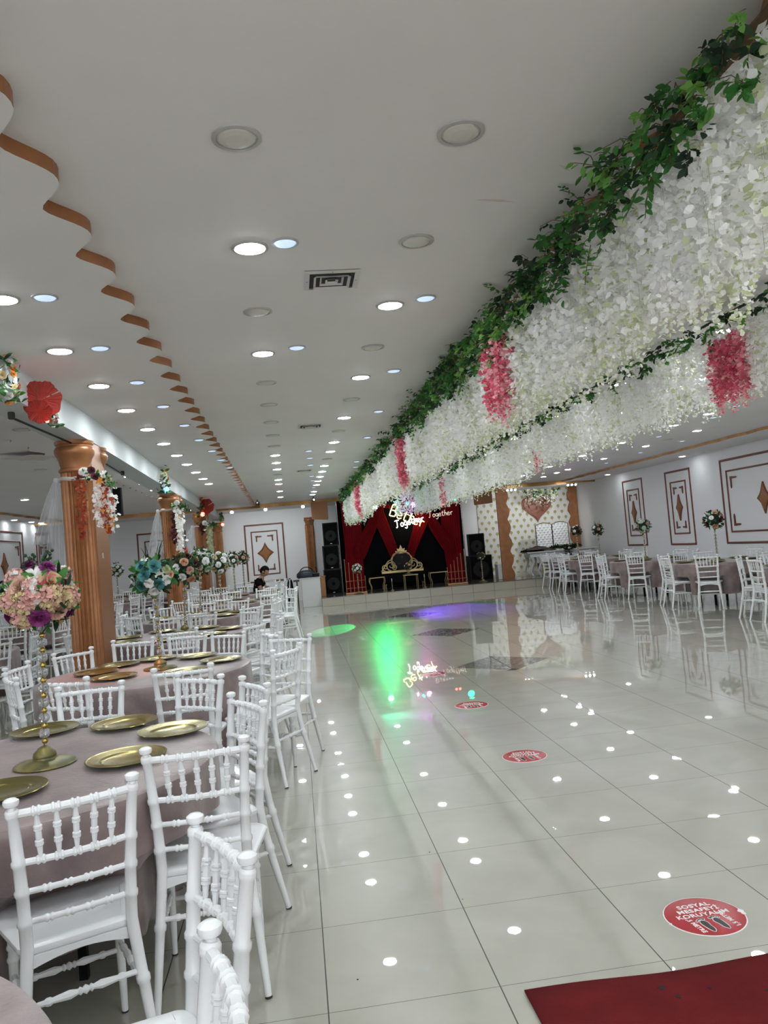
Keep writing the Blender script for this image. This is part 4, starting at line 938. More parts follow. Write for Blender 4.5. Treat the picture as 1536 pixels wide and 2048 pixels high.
speaker(5.43,22.6,.243,.68,.735,.5,'wide black subwoofer right of the red curtains')
speaker(5.36,22.65,.98,.49,.65,.4,'black speaker on the subwoofer right of the curtains',.05)
t = thing('white_cabinet', 'small white cabinet beside the right subwoofer', 'cabinet', (5.93,22.25,.243)); MB().bbox((-.15,-.2,0),(.15,.15,.42),'white_lac',.004).build('body', t, smooth=False); MB().box((-.14,-.205,.02),(.14,-.2,.40),'white_lac').build('door', t, smooth=False)
MB().bbox((-.16,-.21,.42),(.16,.16,.44),'white_lac',.004).build('top', t, smooth=False)
# podium with equipment
t = thing('white_podium', 'white podium standing left of the stage step', 'podium', (.37,21.75,0))
MB().bbox((-.27,-.2,0),(.25,.25,.79),'white_lac',.006).build('body', t, smooth=False); MB().bbox((-.29,-.22,.79),(.27,.27,.81),'white_lac',.005).build('top', t, smooth=False)
t = thing('equipment_bag', 'dark bag with handle lying on the white podium', 'bag', (.26,21.78,.812))
b = MB(); vs = []
for z, s in ((0,.9),(.04,1),(.12,.96),(.18,.7),(.20,.4)):
    for k in range(16): a = 2*PI*k/16; vs.append((.28*s*math.copysign(abs(math.cos(a))**.6,math.cos(a)), .15*s*math.copysign(abs(math.sin(a))**.6,math.sin(a)), z+.01*math.sin(3*a)))
b.add(vs, [(i*16+k,i*16+(k+1)%16,i*16+16+(k+1)%16,i*16+16+k) for i in range(4) for k in range(16)]+[tuple(range(15,-1,-1)),tuple(range(64,80))], 'navy'); b.build('body', t)
MB().tube([(-.18*math.cos(a), -.05, .14+.15*math.sin(a)) for a in np.linspace(0,PI,12)], .012, 'black', 6).build('handle', t)
t = thing('audio_mixer', 'small black audio device right of the bag on the podium', 'mixer', (.52,21.7,.812)); MB().bbox((-.09,-.1,0),(.09,.1,.10),'black',.008).build('body', t, smooth=False)
MB().tube([(.02,0,.1),(.02,.0,.24),(-.01,0,.27)], .01, 'black', 6).build('antenna', t)
for sx in (-.05,0,.05): MB().lathe([(.012,.1),(.010,.118),(0,.118)], 'chrome', 10, Tm((sx,-.06,0))).build('knob', t)
t = thing('wooden_stand', 'narrow wooden stand between podium and speaker stack', 'stand', (.70,21.9,.243)); MB().bbox((-.07,-.08,0),(.07,.1,.55),'bronze',.004).build('body', t, smooth=False); MB().bbox((-.09,-.1,.55),(.09,.12,.575),'bronze',.004).build('top', t, smooth=False)
t = thing('grey_desk', 'dark grey desk edge left of the white podium', 'desk', (-.02,22.0,0))
MB().bbox((-.10,-.3,.72),(.07,.4,.75),'fabric_grey',.004).build('top', t, smooth=False)
for y in (-.26,.36): MB().box((-.02,y-.02,0),(.02,y+.02,.72),'fabric_grey').build('leg', t, smooth=False)

# throne sofa with ornate gold crown board
t = thing('throne_bench', 'black bench with ornate gold scrollwork back and crown', 'bench', (3.06,22.35,.243))
MB().bbox((-.62,-.25,.16),(.62,.2,.42),'blackcloth',.03).build('seat', t)
b = MB(); b.bbox((-.62,.14,.44),(.62,.19,.52),'goldm',.01); b.build('base_rail', t)
def spiral(cx, cz, r, turns, sgn, a0, rad=.018):
    return [(cx+sgn*r*(1-.8*i/30)*math.cos(a0+turns*2*PI*i/30), .165, cz+r*(1-.8*i/30)*math.sin(a0+turns*2*PI*i/30)) for i in range(31)]
for s in (-1,1):
    b = MB()
    for cx, cz, r, tn, a0 in ((.50,.62,.10,1.2,-PI/2),(.33,.66,.14,1.3,-PI/2),(.24,.60,.08,1.2,PI/2)): b.tube(spiral(s*cx, cz, r, tn, s, a0), [.020*(1-.4*i/30) for i in range(31)], 'goldm', 7)
    b.tube([(s*(.20+.42*i/14), .165, .52+.30*math.sin(PI*min(1,(1-i/14)*.75))**1.5) for i in range(15)], .017, 'goldm', 7); b.build('scrollwork', t)
    b = MB(); b.tube([(s*(.30*math.cos(a)), .165, .78+.27*math.sin(a)) for a in np.linspace(-.75,PI/2,20)], [.022+.016*math.sin(6*a)**2 for a in np.linspace(-.75,PI/2,20)], 'goldm', 7); b.build('arch', t)
MB().prism([(.245*math.cos(a), .25*math.sin(a)) for a in np.linspace(0,2*PI,40)[:-1]], .03, 'black', Matrix(((1,0,0,0),(0,0,-1,.19),(0,1,0,.76),(0,0,0,1)))).build('oval_cushion', t, smooth=False)
b = MB(); crown = [(-.15,1.0),(-.17,1.08),(-.10,1.07),(-.12,1.15),(-.05,1.13),(0,1.25),(.05,1.13),(.12,1.15),(.10,1.07),(.17,1.08),(.15,1.0)]; b.prism(crown, .03, 'goldm', Matrix(((1,0,0,0),(0,0,-1,.185),(0,1,0,0),(0,0,0,1)))); b.build('crown', t, smooth=False)
for k in range(5): MB().ball((.1*math.cos(k*1.2),.15,.78+.12*math.sin(k*1.9)), .010, 'crystal', 6).build('button', t)
for sx in (-.55,.55):
    for sy in (-.2,.15): MB().tube([(sx,sy,.17),(sx*1.03,sy,.08),(sx*1.0,sy,0)], [.022,.016,.012], 'goldm', 8).build('leg', t)
# side tables
def side_table(x, y, w, lab, straight=False):
    t = thing('side_table', lab, 'side table', (x,y,.243), 0, 'small gold-legged tables on the stage'); h = .40
    MB().bbox((-w/2,-.15,h-.025),(w/2,.15,h),'goldm',.006).build('frame', t, smooth=False); MB().box((-w/2+.015,-.135,h),(w/2-.015,.135,h+.004),'black').build('top', t, smooth=False)
    for sx in (-1,1):
        for sy in (-1,1):
            bx, by = sx*(w/2-.02), sy*.13; zs = np.linspace(h-.02,0,9)
            MB().tube([(bx+(0 if straight else sx*.025*math.sin((h-z)/h*2*PI)), by, z) for z in zs], [.009 if straight else .012-.004*i/8 for i in range(9)], 'goldm', 7).build('leg', t)
side_table(2.22,21.85,.42,'gold side table with curved legs, left on the stage')
side_table(3.17,21.75,.40,'gold side table with straight legs under the middle bouquet', True)
side_table(3.98,21.85,.50,'gold side table with curved legs, right on the stage')
# rod screens
def rods(x, hs, w, lab, z0=.243):
    t = thing('rod_screen', lab, 'rod screen', (x,21.72,z0), 0, 'gold rod screens')
    MB().bbox((-w/2,-.06,0),(w/2,.06,.04),'brass',.006).build('base', t, smooth=False)
    n = len(hs)
    for i, h in enumerate(hs):
        q = -w/2+.03+(w-.06)*i/(n-1); MB().tube([(q,0,.04),(q,0,h),(q,0,h+.004)], .009, 'brass', 7).ball((q,0,h+.008), .014, 'brass', 8).build('rod', t)
    for z in (.16,.36): MB().tube([(-w/2+.02,0,z),(w/2-.02,0,z)], .006, 'brass', 6).build('crossbar', t)
rods(1.61,(.96,.86,.75,.65,.55,.46),.60,'gold rod screen stepping down to the right, left of the throne')
rods(4.49,(.48,.56,.66,.75,.85,.96),.58,'gold rod screen stepping up to the right, right of the throne')
for x, h in ((2.62,.26),(3.55,.30)):
    t = thing('candle_stick', 'small gold candle stick on the stage floor, %s one' % ('left' if x < 3 else 'right'), 'candle stick', (x,21.7,.243), 0, 'gold candle sticks'); MB().lathe([(0,0),(.05,0),(.05,.01),(.012,.02),(.008,.1),(.014,.12),(.008,.14),(.008,h-.02),(.02,h-.01),(.02,h),(0,h)], 'goldm', 12).build('stick', t); MB().lathe([(.01,h),(.01,h+.07),(0,h+.075)], 'white_lac', 8).build('candle', t)
flower_stand(1.66,21.55,.243,'white','short stand with white roses in front of the left rod screen',.70,.14,'leaf',31,group='flower stands on the stage',far=True)
flower_stand(5.24,21.75,.243,'blushdark','tall stand with blush bouquet in front of the right subwoofer',.74,.12,'leaf',32,group='flower stands on the stage',far=True)
t = flower_stand(3.12,21.72,.648,'blushdark','low blush and white bouquet on the middle stage table',.22,.12,'leaf',33,group='flower stands on the stage',far=True)

# white head table, tufted chairs
t = thing('head_table', 'long white table with curved legs in the dotted alcove', 'table', (7.85,22.6,.243))
MB().bbox((-1.08,-.35,.66),(1.08,.35,.70),'white_lac',.01).build('top', t, smooth=False); MB().box((-1.0,-.30,.55),(1.0,.30,.66),'white_lac').build('apron', t, smooth=False)
for sx in (-.95,.95,-.72):
    for sy in (-.27,.27):
        zs = np.linspace(.56,0,10); MB().tube([(sx+.05*math.sin((.56-z)/.56*2*PI), sy, z) for z in zs], [.045,.05,.045,.035,.03,.026,.024,.024,.032,.036], 'white_lac', 9).build('leg', t)
def tufted(x, lab):
    t = thing('tufted_armchair', lab, 'armchair', (x,24.1,.243), 0, 'white tufted armchairs')
    b = MB(); nx_, nz = 16, 28; vs = []
    for i in range(nz+1):
        for j in range(nx_+1):
            u, v = j/nx_, i/nz; xx = (u-.5)*.50; zz = .45+1.03*v+(.05*math.cos((u-.5)*PI) if v > .97 else 0)
            d = abs(math.sin((u*4+v*7)*PI/1)*math.sin((u*4-v*7)*PI/1)); vs.append((xx, .02-.05*math.sqrt(d)-.02*math.sin(PI*u), zz))
    R = nx_+1; b.add(vs, [(i*R+j,i*R+j+1,(i+1)*R+j+1,(i+1)*R+j) for i in range(nz) for j in range(nx_)], 'tuft'); b.box((-.26,.02,.3),(.26,.10,1.5),'tuft'); b.build('backrest', t)
    MB().bbox((-.3,-.5,.28),(.3,.05,.46),'tuft',.04).build('seat', t)
    for sx in (-1,1): MB().bbox((sx*.33-.05,-.48,.28),(sx*.33+.05,.05,.66),'tuft',.03).build('armrest', t)
    MB().tube([(-.27,.0,.45),(-.27,.0,1.48),(-.13,.0,1.53),(0,.0,1.55),(.13,.0,1.53),(.27,.0,1.48),(.27,.0,.45)], .014, 'golda', 6).build('back_frame', t)
    for sx in (-.27,.27):
        for sy in (-.45,.04): MB().tube([(sx,sy,.3),(sx*1.05,sy,.12),(sx,sy,0)], [.03,.022,.016], 'golda', 7).build('leg', t)
tufted(7.93,'white tufted armchair behind the head table, left one'); tufted(8.47,'white tufted armchair behind the head table, right one')
random.seed(5)
for i, (x, y, m, w, lab) in enumerate(((7.0,22.55,'black',.30,'crumpled black garment on the left end of the head table'),(7.15,22.5,'fabric_grey',.34,'grey folded cloth on top of the black garment'),(7.5,22.55,'white_lac',.22,'white folded cloth on the head table'))):
    b = MB(); K = 14; vs = []
    for a in range(K):
        for c in range(K):
            u, v = a/(K-1)-.5, c/(K-1)-.5; r = math.hypot(u,v); vs.append((u*w*2.2, v*w*1.2, max(.004, (.10-.02*i)*(1-1.7*r)+.03*math.sin(9*u+4*v+i)+.02*math.sin(17*v))))
    b.add(vs, [(a*K+c,(a+1)*K+c,(a+1)*K+c+1,a*K+c+1) for a in range(K-1) for c in range(K-1)], m); o = b.build('folded_garment', loc=(x,y,.943+(.05 if i == 1 else 0))); md = o.modifiers.new('s','SOLIDIFY'); md.thickness = .012; md.offset = 1
    tag(o, lab, 'garment')
t = thing('table_garland', 'dark leafy garland with white roses lying on the head table', 'flower garland', (8.0,22.45,.943))
b = MB()
for k in range(60):
    T = Tm((random.uniform(-.45,.45), random.uniform(-.18,.12), random.uniform(.02,.10)), (random.uniform(-.6,.6),random.uniform(-.6,.6),random.random()*6), 1.6); c = leafcluster('leafd', 4); b.add(c.v, c.f, 'leafd', T)
for k in range(14):
    T = Tm((random.uniform(-.12,.12), -.30+random.uniform(-.03,.0), random.uniform(-.2,.05)), (random.uniform(-.6,.6),0,random.random()*6), 1.6); c = leafcluster('leafd', 4); b.add(c.v, c.f, 'leafd', T)
b.build('foliage', t, smooth=False)
for x, y in ((-.3,0),(-.22,-.1),(.1,-.05),(.25,0),(.38,.03)): o = obj('rose', flower_mesh('rose','pw'), t, (x,y,.10)); o.scale = (1.0,)*3
# canopy spot lights
def spots(x, y, z, n, lab):
    t = thing('spot_lamp', lab, 'spot lamp', (x,y,z), 0, 'spot lamps on the stage canopy')
    MB().tube([(-.03,0,0),((n-1)*.12+.03,0,0)], .008, 'black', 6).build('bar', t)
    for k in range(n):
        c = MB().lathe([(.018,0),(.032,-.05),(.034,-.055)], 'ventw', 14, Tm((k*.12,-.01,0),(-.9,0,0))); o = c.build('housing', t)
        MB().lathe([(0,-.057),(.033,-.054)], 'em_wh', 12, Tm((k*.12,-.01,0),(-.9,0,0))).build('bulb', t)
    MB().tube([(0,0,0),(0,.02,.06)], .006, 'black', 6).build('bracket', t)
    spot('canopy_spot', (x+.12,y+.05,z-.10), (x+.25+(.5 if x<7 else -.6),24.9,1.7), (1,1,.97), 75, 110, 1, .05)
spots(6.42,22.6,2.87,3,'three small lit spots on the canopy beside the left copper panel'); spots(8.30,22.6,2.88,3,'three small lit spots on the canopy before the right copper panel')
for x, lab in ((-1.73,'left lit flood lamp under the gold back trim'),(-.76,'middle lit flood lamp above the framed back wall'),(.33,'right lit flood lamp beside the bronze panel')):
    t = thing('flood_lamp', lab, 'flood lamp', (x,22.95,2.90), 0, 'flood lamps under the back trim'); MB().lathe([(.02,0),(.05,-.06),(.052,-.07)], 'ventw', 16, Tm((0,-.0,0),(-.8,0,0))).build('housing', t); MB().lathe([(0,-.074),(.05,-.068)], 'em_wh', 14, Tm((0,0,0),(-.8,0,0))).build('bulb', t); MB().tube([(0,0,0),(0,.03,.05)], .008, 'black', 6).build('bracket', t); spot('flood', (x,23.0,2.80), (x,24.9,1.3), (.95,1,1), 24, 130, 1, .05)
for x, y in ((-.9,21.2),(.62,21.6)):
    t = thing('ceiling_projector', 'small black fixture hanging at the back ceiling, %s one' % ('left' if x < 0 else 'right'), 'projector', (x,y,3.04), 0, 'black ceiling fixtures'); MB().tube([(0,0,0),(0,0,-.05)], .012, 'black', 8).build('mount', t); MB().bbox((-.05,-.09,-.14),(.05,.06,-.05),'black',.015).build('body', t); MB().lathe([(0,0),(.03,.002),(.032,-.01)], 'chrome', 12, Tm((0,-.092,-.095),(PI/2,0,0))).build('lens', t)

# ------------------------------------------------------------------ party lights on a bar and their beams
t = thing('light_bar', 'black bar carrying the party lights at the end of the garlands', 'light bar', (0,20.75,2.62)); MB().tube([(2.0,0,0),(4.55,0,.05)], .018, 'black', 8).build('bar', t)
for x in (2.1,4.5): MB().tube([(x,0,0),(x,0,.41)], .008, 'black', 6).build('hanger', t)
def par(x, z, m, r, lab):
    t = thing('party_light', lab, 'party light', (x,20.6,z), 0, 'coloured party lights'); T = Tm((0,0,0),(PI/2-.25,0,0))
    MB().lathe([(r*.5,-.12),(r*.9,-.10),(r*1.08,0),(r*1.1,.01),(r*1.0,.01)], 'black', 18, T).build('housing', t)
    MB().lathe([(r*1.0,.0),(r*.8,.02),(0,.03)], m, 18, T).build('lens', t); MB().tube([(0,.1,-.0),(0,.15,.05)], .012, 'black', 6).build('bracket', t)
par(2.20,2.56,'em_c',.07,'teal party light at the left end of the bar'); par(3.08,2.58,'em_g2',.04,'small green party light in the middle of the bar')
par(3.24,2.54,'em_m',.07,'magenta party light in the middle of the bar'); par(3.98,2.49,'em_r',.035,'left one of the red light pair'); par(4.08,2.49,'em_r',.035,'right one of the red light pair')
par(4.37,2.65,'em_g',.09,'big green party light at the right end of the bar')
spot('green_gobo_beam', (2.15,20.4,2.5), (.62,15.1,0), (.02,1,.22), 4200, 7.8)
spot('green_wash_beam', (2.2,20.4,2.5), (1.75,13.8,0), (.0,1,.18), 420, 22, 1)
spot('violet_wash_beam', (3.24,20.4,2.5), (3.5,16.9,0), (.22,.10,1), 2600, 32, 1)
spot('white_beam', (2.9,20.4,2.6), (2.78,19.0,0), (1,1,.95), 110, 9.5)
spot('orange_beam', (3.6,20.4,2.6), (3.78,19.2,0), (1,.38,.08), 110, 9.5)
spot('red_beam', (4.0,20.4,2.6), (4.75,18.6,0), (1,.12,.10), 190, 18)
spot('green_low_beam', (4.37,20.4,2.6), (4.5,18.0,0), (.05,1,.3), 140, 26, 1)
spot('orange_table_beam', (-1.75,5.2,2.62), (-1.50,6.12,.76), (1,.17,.06), 150, 26, .3)
spot('pink_floor_beam', (2.9,20.4,2.5), (1.5,9.2,0), (1,.1,.6), 60, 5, 1)

# neon sign from bent tubes
GL = {'B':[[(0,0),(0,1),(.35,1),(.45,.78),(.3,.55),(0,.52)],[(.3,.55),(.52,.35),(.42,.06),(0,0)]],
 'e':[[(0,.28),(.38,.3),(.32,.5),(.15,.52),(.02,.3),(.08,.04),(.28,0),(.44,.12)]],
 't':[[(.18,.85),(.12,.2),(.2,0),(.36,.06)],[(0,.58),(.38,.62)]],
 'r':[[(.05,.5),(.1,0)],[(.08,.3),(.2,.5),(.38,.48)]],
 'T':[[(0,.95),(.3,1.02),(.65,.95)],[(.33,1.0),(.28,.3),(.2,0),(.05,.02)]],
 'o':[[(.2,.52),(.03,.35),(.06,.05),(.28,0),(.4,.25),(.3,.5),(.18,.5)]],
 'g':[[(.38,.5),(.1,.5),(.02,.25),(.15,.05),(.36,.2),(.4,.5),(.38,-.2),(.2,-.42),(.02,-.3)]],
 'h':[[(.05,1),(.04,0)],[(.05,.3),(.22,.5),(.34,.35),(.36,0)]]}
def smooth(p, k=5):
    out = []; n = len(p)
    for i in range(n-1):
        a, b_, c, d = p[max(i-1,0)], p[i], p[i+1], p[min(i+2,n-1)]
        for s in range(k):
            f = s/k; out.append(tuple(.5*((2*b_[j])+(-a[j]+c[j])*f+(2*a[j]-5*b_[j]+4*c[j]-d[j])*f*f+(-a[j]+3*b_[j]-3*c[j]+d[j])*f**3) for j in range(2)))
    return out+[p[-1]]
def neon(word, x, y, z, s, m, rad, rot, parent):
    cx = 0; b = MB()
    for ch in word:
        w = max(p[0] for st in GL[ch] for p in st)
        for st in GL[ch]:
            P = [((cx+px)*s, pz*s) for px, pz in smooth(st)]; b.tube([(x+math.cos(rot)*px-math.sin(rot)*pz, y, z+math.sin(rot)*px+math.cos(rot)*pz) for px, pz in P], rad, m, 6)
        cx += w+.12
    b.build('word', parent)
t = thing('neon_sign', 'warm glowing script neon sign hanging before the red curtains', 'neon sign', (0,0,0))
neon('Better', 2.82, 22.55, 2.38, .33, 'em_y', .012, -.42, t); neon('Together', 2.98, 22.53, 2.00, .20, 'em_w', .011, .16, t)
for x in (2.85,3.6): MB().tube([(x,22.58,2.3),(x,22.6,2.93)], .003, 'chrome', 4).build('wire', t)
t = thing('script_sign', 'dim script sign reading Together on the right of the curtains', 'sign', (0,0,0)); neon('Together', 3.98, 22.6, 2.22, .17, 'neon_dim', .009, .05, t)
neon('Better', 3.78, 22.6, 2.45, .17, 'neon_dim', .009, .05, t)
for x in (4.05,4.5): MB().tube([(x,22.61,2.3),(x,22.61,2.93)], .003, 'chrome', 4).build('wire', t)

# ------------------------------------------------------------------ floor pieces
def text_mesh(s, size, m, off=.0):
    cu = D.curves.new('t', 'FONT'); cu.body = s; cu.size = size; cu.extrude = .0003; cu.align_x = 'CENTER'; cu.offset = off; cu.space_character = 1.08; cu.resolution_u = 3
    o = D.objects.new('t', cu); C.objects.link(o); dg = bpy.context.evaluated_depsgraph_get(); me = D.meshes.new_from_object(o.evaluated_get(dg)); D.objects.remove(o); me.materials.clear(); me.materials.append(M[m]); return me
TX = [(text_mesh('SOSYAL', .037, 'white', .0009), (0,.075), 0), (text_mesh('MESAFEYİ', .037, 'white', .0009), (0,.038), 0), (text_mesh('KORUYALIM', .037, 'white', .0009), (0,.001), 0), (text_mesh('1,5 METRE', .026, 'white', .0008), (-.077,-.055), -PI/2+.12), (text_mesh('1,5 METRE', .026, 'white', .0008), (.085,-.045), PI/2+.12)]
red_me = MB().lathe([(0,.0012),(.1515,.0012),(.1545,.0006),(.1545,0)], 'sticker', 64).mesh('disc')
rim_me = MB().lathe([(.1515,.0014),(.1545,.0013),(.156,0)], 'white', 64).mesh('rim')
def foot(sx):
    b = MB(); 
    def sole(g, m, h):
        P = []
        for k in range(36):
            a = 2*PI*k/36; y = .044*math.sin(a); w = .015+.004*(y/.044) - .006*math.exp(-((y-.0)/.018)**2)*(1 if math.cos(a)*sx < 0 else .2)
            P.append(((w+g)*math.cos(a)+sx*.002*(y/.044)**2, (.044+g)*math.sin(a)))
        b.prism(P, h, m)
    sole(.003, 'white', .0016)
    toes = [(-sx*.011,.052,.0065),(-sx*.001,.056,.0048),(sx*.008,.054,.0042),(sx*.0155,.049,.0038),(sx*.021,.042,.0034)]
    for x, y, r in toes: b.prism([(x+(r+.0022)*math.cos(a), y+(r+.0022)*math.sin(a)) for a in np.linspace(0,2*PI,13)[:-1]], .0016, 'white')
    sole(0, 'ink', .002)
    for x, y, r in toes: b.prism([(x+r*math.cos(a), y+r*math.sin(a)) for a in np.linspace(0,2*PI,13)[:-1]], .002, 'ink')
    return b.mesh('footprint', False)
feet = [foot(-1), foot(1)]
for i, (x, y, r) in enumerate(((1.483,2.975,.02),(1.481,5.39,-.05),(1.515,7.19,-.1),(1.479,9.06,.05))):
    t = thing('distance_sticker', f'round red distance sticker on the floor, {ORD[i]} from the camera', 'floor sticker', (x,y,.0002), r, 'red floor stickers')
    obj('disc', red_me, t); obj('rim', rim_me, t)
    for me, (tx, ty), rz in TX: obj('lettering', me, t, (tx,ty,.0016), rz)
    for k, (fx, fy, fr) in enumerate(((-.026,-.075,.10),(.030,-.070,.16))): obj('footprint', feet[k], t, (fx,fy,.0005), fr)
    if i == 0:
        for fx, fy, s in ((.150,-.012,1),(-.153,-.022,.45)): MB().prism([(fx+s*(.010+.004*math.sin(5*a))*math.cos(a), fy+s*(.022+.004*math.cos(7*a))*math.sin(a)) for a in np.linspace(0,2*PI,20)[:-1]], .0024, 'white').build('worn_patch', t)
for i, (x, y) in enumerate(((2.39,9.33),(2.39,12.93),(2.39,16.5))):
    R = .585; b = MB(); b.prism([(R,0),(0,R),(-R,0),(0,-R)], .0012, 'damask'); o = b.build('damask_tile', smooth=False); o.location = (x,y,.0001)
    b = MB(); b.box((-.012,-R,.0012),(.0,R,.0016),'black').prism([(-.10,-R+.02),(0,-R+.1+.02),(.06,-R+.04),(0,-R)], .0015, 'black'); c = b.build('dark_joint', o, smooth=False)
    tag(o, f'black and grey ornamental diamond tile in the dance floor, {ORD[i]} from the camera', 'floor tile', 'ornamental diamond tiles')
b = MB(); nx_, ny_ = 60, 30; vs = []
for i in range(ny_+1):
    for j in range(nx_+1):
        u, v = j/nx_, i/ny_; x = .655+u*2.6+(.004*math.sin(9*v)); y = 2.66-v*2.6-.01*math.sin(7*u)*(1-v)+.006*math.sin(23*u)*(1-v); vs.append((x, y, .007+.006*max(0,math.sin(6*u+2))*(1-v)**6))
R = nx_+1; b.add(vs, [(i*R+j,(i+1)*R+j,(i+1)*R+j+1,i*R+j+1) for i in range(ny_) for j in range(nx_)], 'red_carpet')
o = b.build('red_carpet'); md = o.modifiers.new('s','SOLIDIFY'); md.thickness = .006; md.offset = -1; tag(o, 'red carpet with dark specks at the bottom right', 'carpet')
random.seed(9); b = MB()
for x, y, r in ((1.10,2.56,.012),(1.13,2.50,.009),(1.45,2.38,.010),(1.42,2.46,.008),(.95,2.3,.006),(1.25,2.52,.006),(1.40,2.28,.007)): b.prism([(x+r*(1+.3*math.sin(3*a))*math.cos(a), y+r*math.sin(a)) for a in np.linspace(0,2*PI,10)[:-1]], .0015, 'black', Matrix.Translation((0,0,.0072)))
b.build('dirt_specks', o)['kind'] = 'stuff'
for i, (x, y, r) in enumerate(((.10,2.9,.004),(.55,3.95,.004),(.60,3.4,.003),(.35,2.45,.004))):
    tag(MB().lathe([(0,.001),(r,.0005),(r,0)], 'black', 8).build('dirt_speck', loc=(x,y,.0002)), 'tiny dark speck on the light floor tiles', 'speck', 'dirt specks')

# ------------------------------------------------------------------ beam decorations
def small_bunch(x, y, z, s, pal, lab, glow=None, seed=0, nx=1):
    t = thing('flower_spray', lab, 'flower spray', (x,y,z), 0, 'flower sprays on the beam'); rr = random.Random(seed)
    for i in range(16):
        m = rr.choice(pal); kd = rr.choice(['rose','peony','lily']); v = (1-i/15*2); d = Vector((.35*abs(rr.gauss(0,1))+.3, rr.gauss(0,.5), v)).normalized()
        o = obj(kd, flower_mesh(kd, m), t, Vector((d.x*s*.35, d.y*s*.55, v*s*.75))); o.rotation_euler = d.to_track_quat('Z','Y').to_euler(); o.scale = (s*2.4*rr.uniform(.7,1.1),)*3
    b = MB()
    for k in range(26):
        v = rr.uniform(-1,1); T = Tm((rr.uniform(0,.12)*s*2, rr.gauss(0,.45)*s, v*s*.9), (rr.uniform(-1,1), rr.uniform(0,1.4), rr.random()*6), s*5); c = leafcluster('leafd', 2); b.add(c.v, c.f, rr.choice(['leafd','leaf','leafd']), T)
    b.build('foliage', t, smooth=False)
    if glow: MB().ball((s*.25,-s*.1,-s*.70), s*.17, glow, 12).build('light_globe', t)
    return t
small_bunch(-1.77,5.22,2.83,.20,['orange','pw','butter'],'orange and white spray on the beam at the left picture edge',None,1)
small_bunch(-1.77,6.12,2.79,.15,['orange','blush','pw'],'small orange and cream spray right of the red paper fan',None,2)
small_bunch(-1.88,11.75,2.82,.27,['orange','pc','pw'],'yellow and white flower spray with blue light above second column','em_b',3)
small_bunch(-2.10,18.1,2.80,.30,['orange','butter','rust'],'flower spray with red light above third column','em_r',4)
small_bunch(-2.15,23.6,2.74,.28,['burg','orange','butter'],'flower spray with red light above the last column','em_r',5)
def fan(x, y, z, R, lab):
    t = thing('paper_fan', lab, 'paper fan', (x,y,z)); n = 26; b = MB(); vs = [(0,0,0)]; 
    for k in range(2*n): a = .5+2*PI*.985*k/(2*n-1); q = R*(1+.05*math.sin(7*a)); vs.append((.018 if k % 2 else -.006, q*math.cos(a), q*math.sin(a)))
    b.add(vs, [(0,k,k+1) for k in range(1,2*n)], 'fan'); b.build('pleats', t, smooth=False).rotation_euler = (0,0,-1.25)
    b = MB(); b.add([(v[0]*.8+.012,v[1]*.62-.02,v[2]*.62-.09) for v in vs], [(0,k,k+1) for k in range(1,2*n)], 'fan'); b.build('lower_pleats', t, smooth=False).rotation_euler = (0,0,-1.25)
    MB().tube([(.0,-.02,.02),(.01,-.13,.07),(.01,-.15,.0),(0,-.08,-.03)], .002, 'vine', 4).build('wire', t)
    MB().ball((.02,.03,-.15), .014, 'em_r', 10).build('light_globe', t)
fan(-1.70,5.72,2.80,.135,'red pleated paper fan lit from below on the beam'); fan(-1.94,18.25,2.78,.17,'small red paper fan above the third column')
spot('fan_light', (-1.60,5.55,2.60), (-1.70,5.74,2.76), (1,.03,.03), 1.1, 60, .8, .02)
spot('fan_wash', (-1.70,5.3,2.60), (-1.55,5.5,2.985), (1,.12,.12), .6, 90, 1, .02)
# tubes under the beam
for i, (p, q) in enumerate((((-1.955,5.85,2.71),(-1.93,7.27,2.72)),((-1.955,8.1,2.71),(-2.05,9.95,2.71)))):
    t = thing('curtain_rod', 'black rod under the beam, ' + ('before' if i == 0 else 'behind') + ' the nearest column', 'curtain rod', (0,0,0), 0, 'black rods under the beam'); MB().tube([p,q], .009, 'black', 8).build('rod', t)
    e = p if i == 0 else q; MB().bbox((e[0]-.02,e[1]-.02,e[2]-.012),(e[0]+.02,e[1]+.02,2.75),'rubber',.004).build('bracket', t)
t = thing('wall_television', 'black screen on an arm mount seen between the first two columns', 'television', (-3.0,14.0,2.68), -.3); MB().bbox((-.08,-.03,-.24),(.08,.03,.26),'black',.008).build('screen', t); MB().box((-.30,-.02,-.18),(-.08,.02,-.12),'black').build('arm', t, smooth=False); MB().tube([(-.3,0,-.15),(-.3,0,.36)], .02, 'black', 8).build('mount', t)
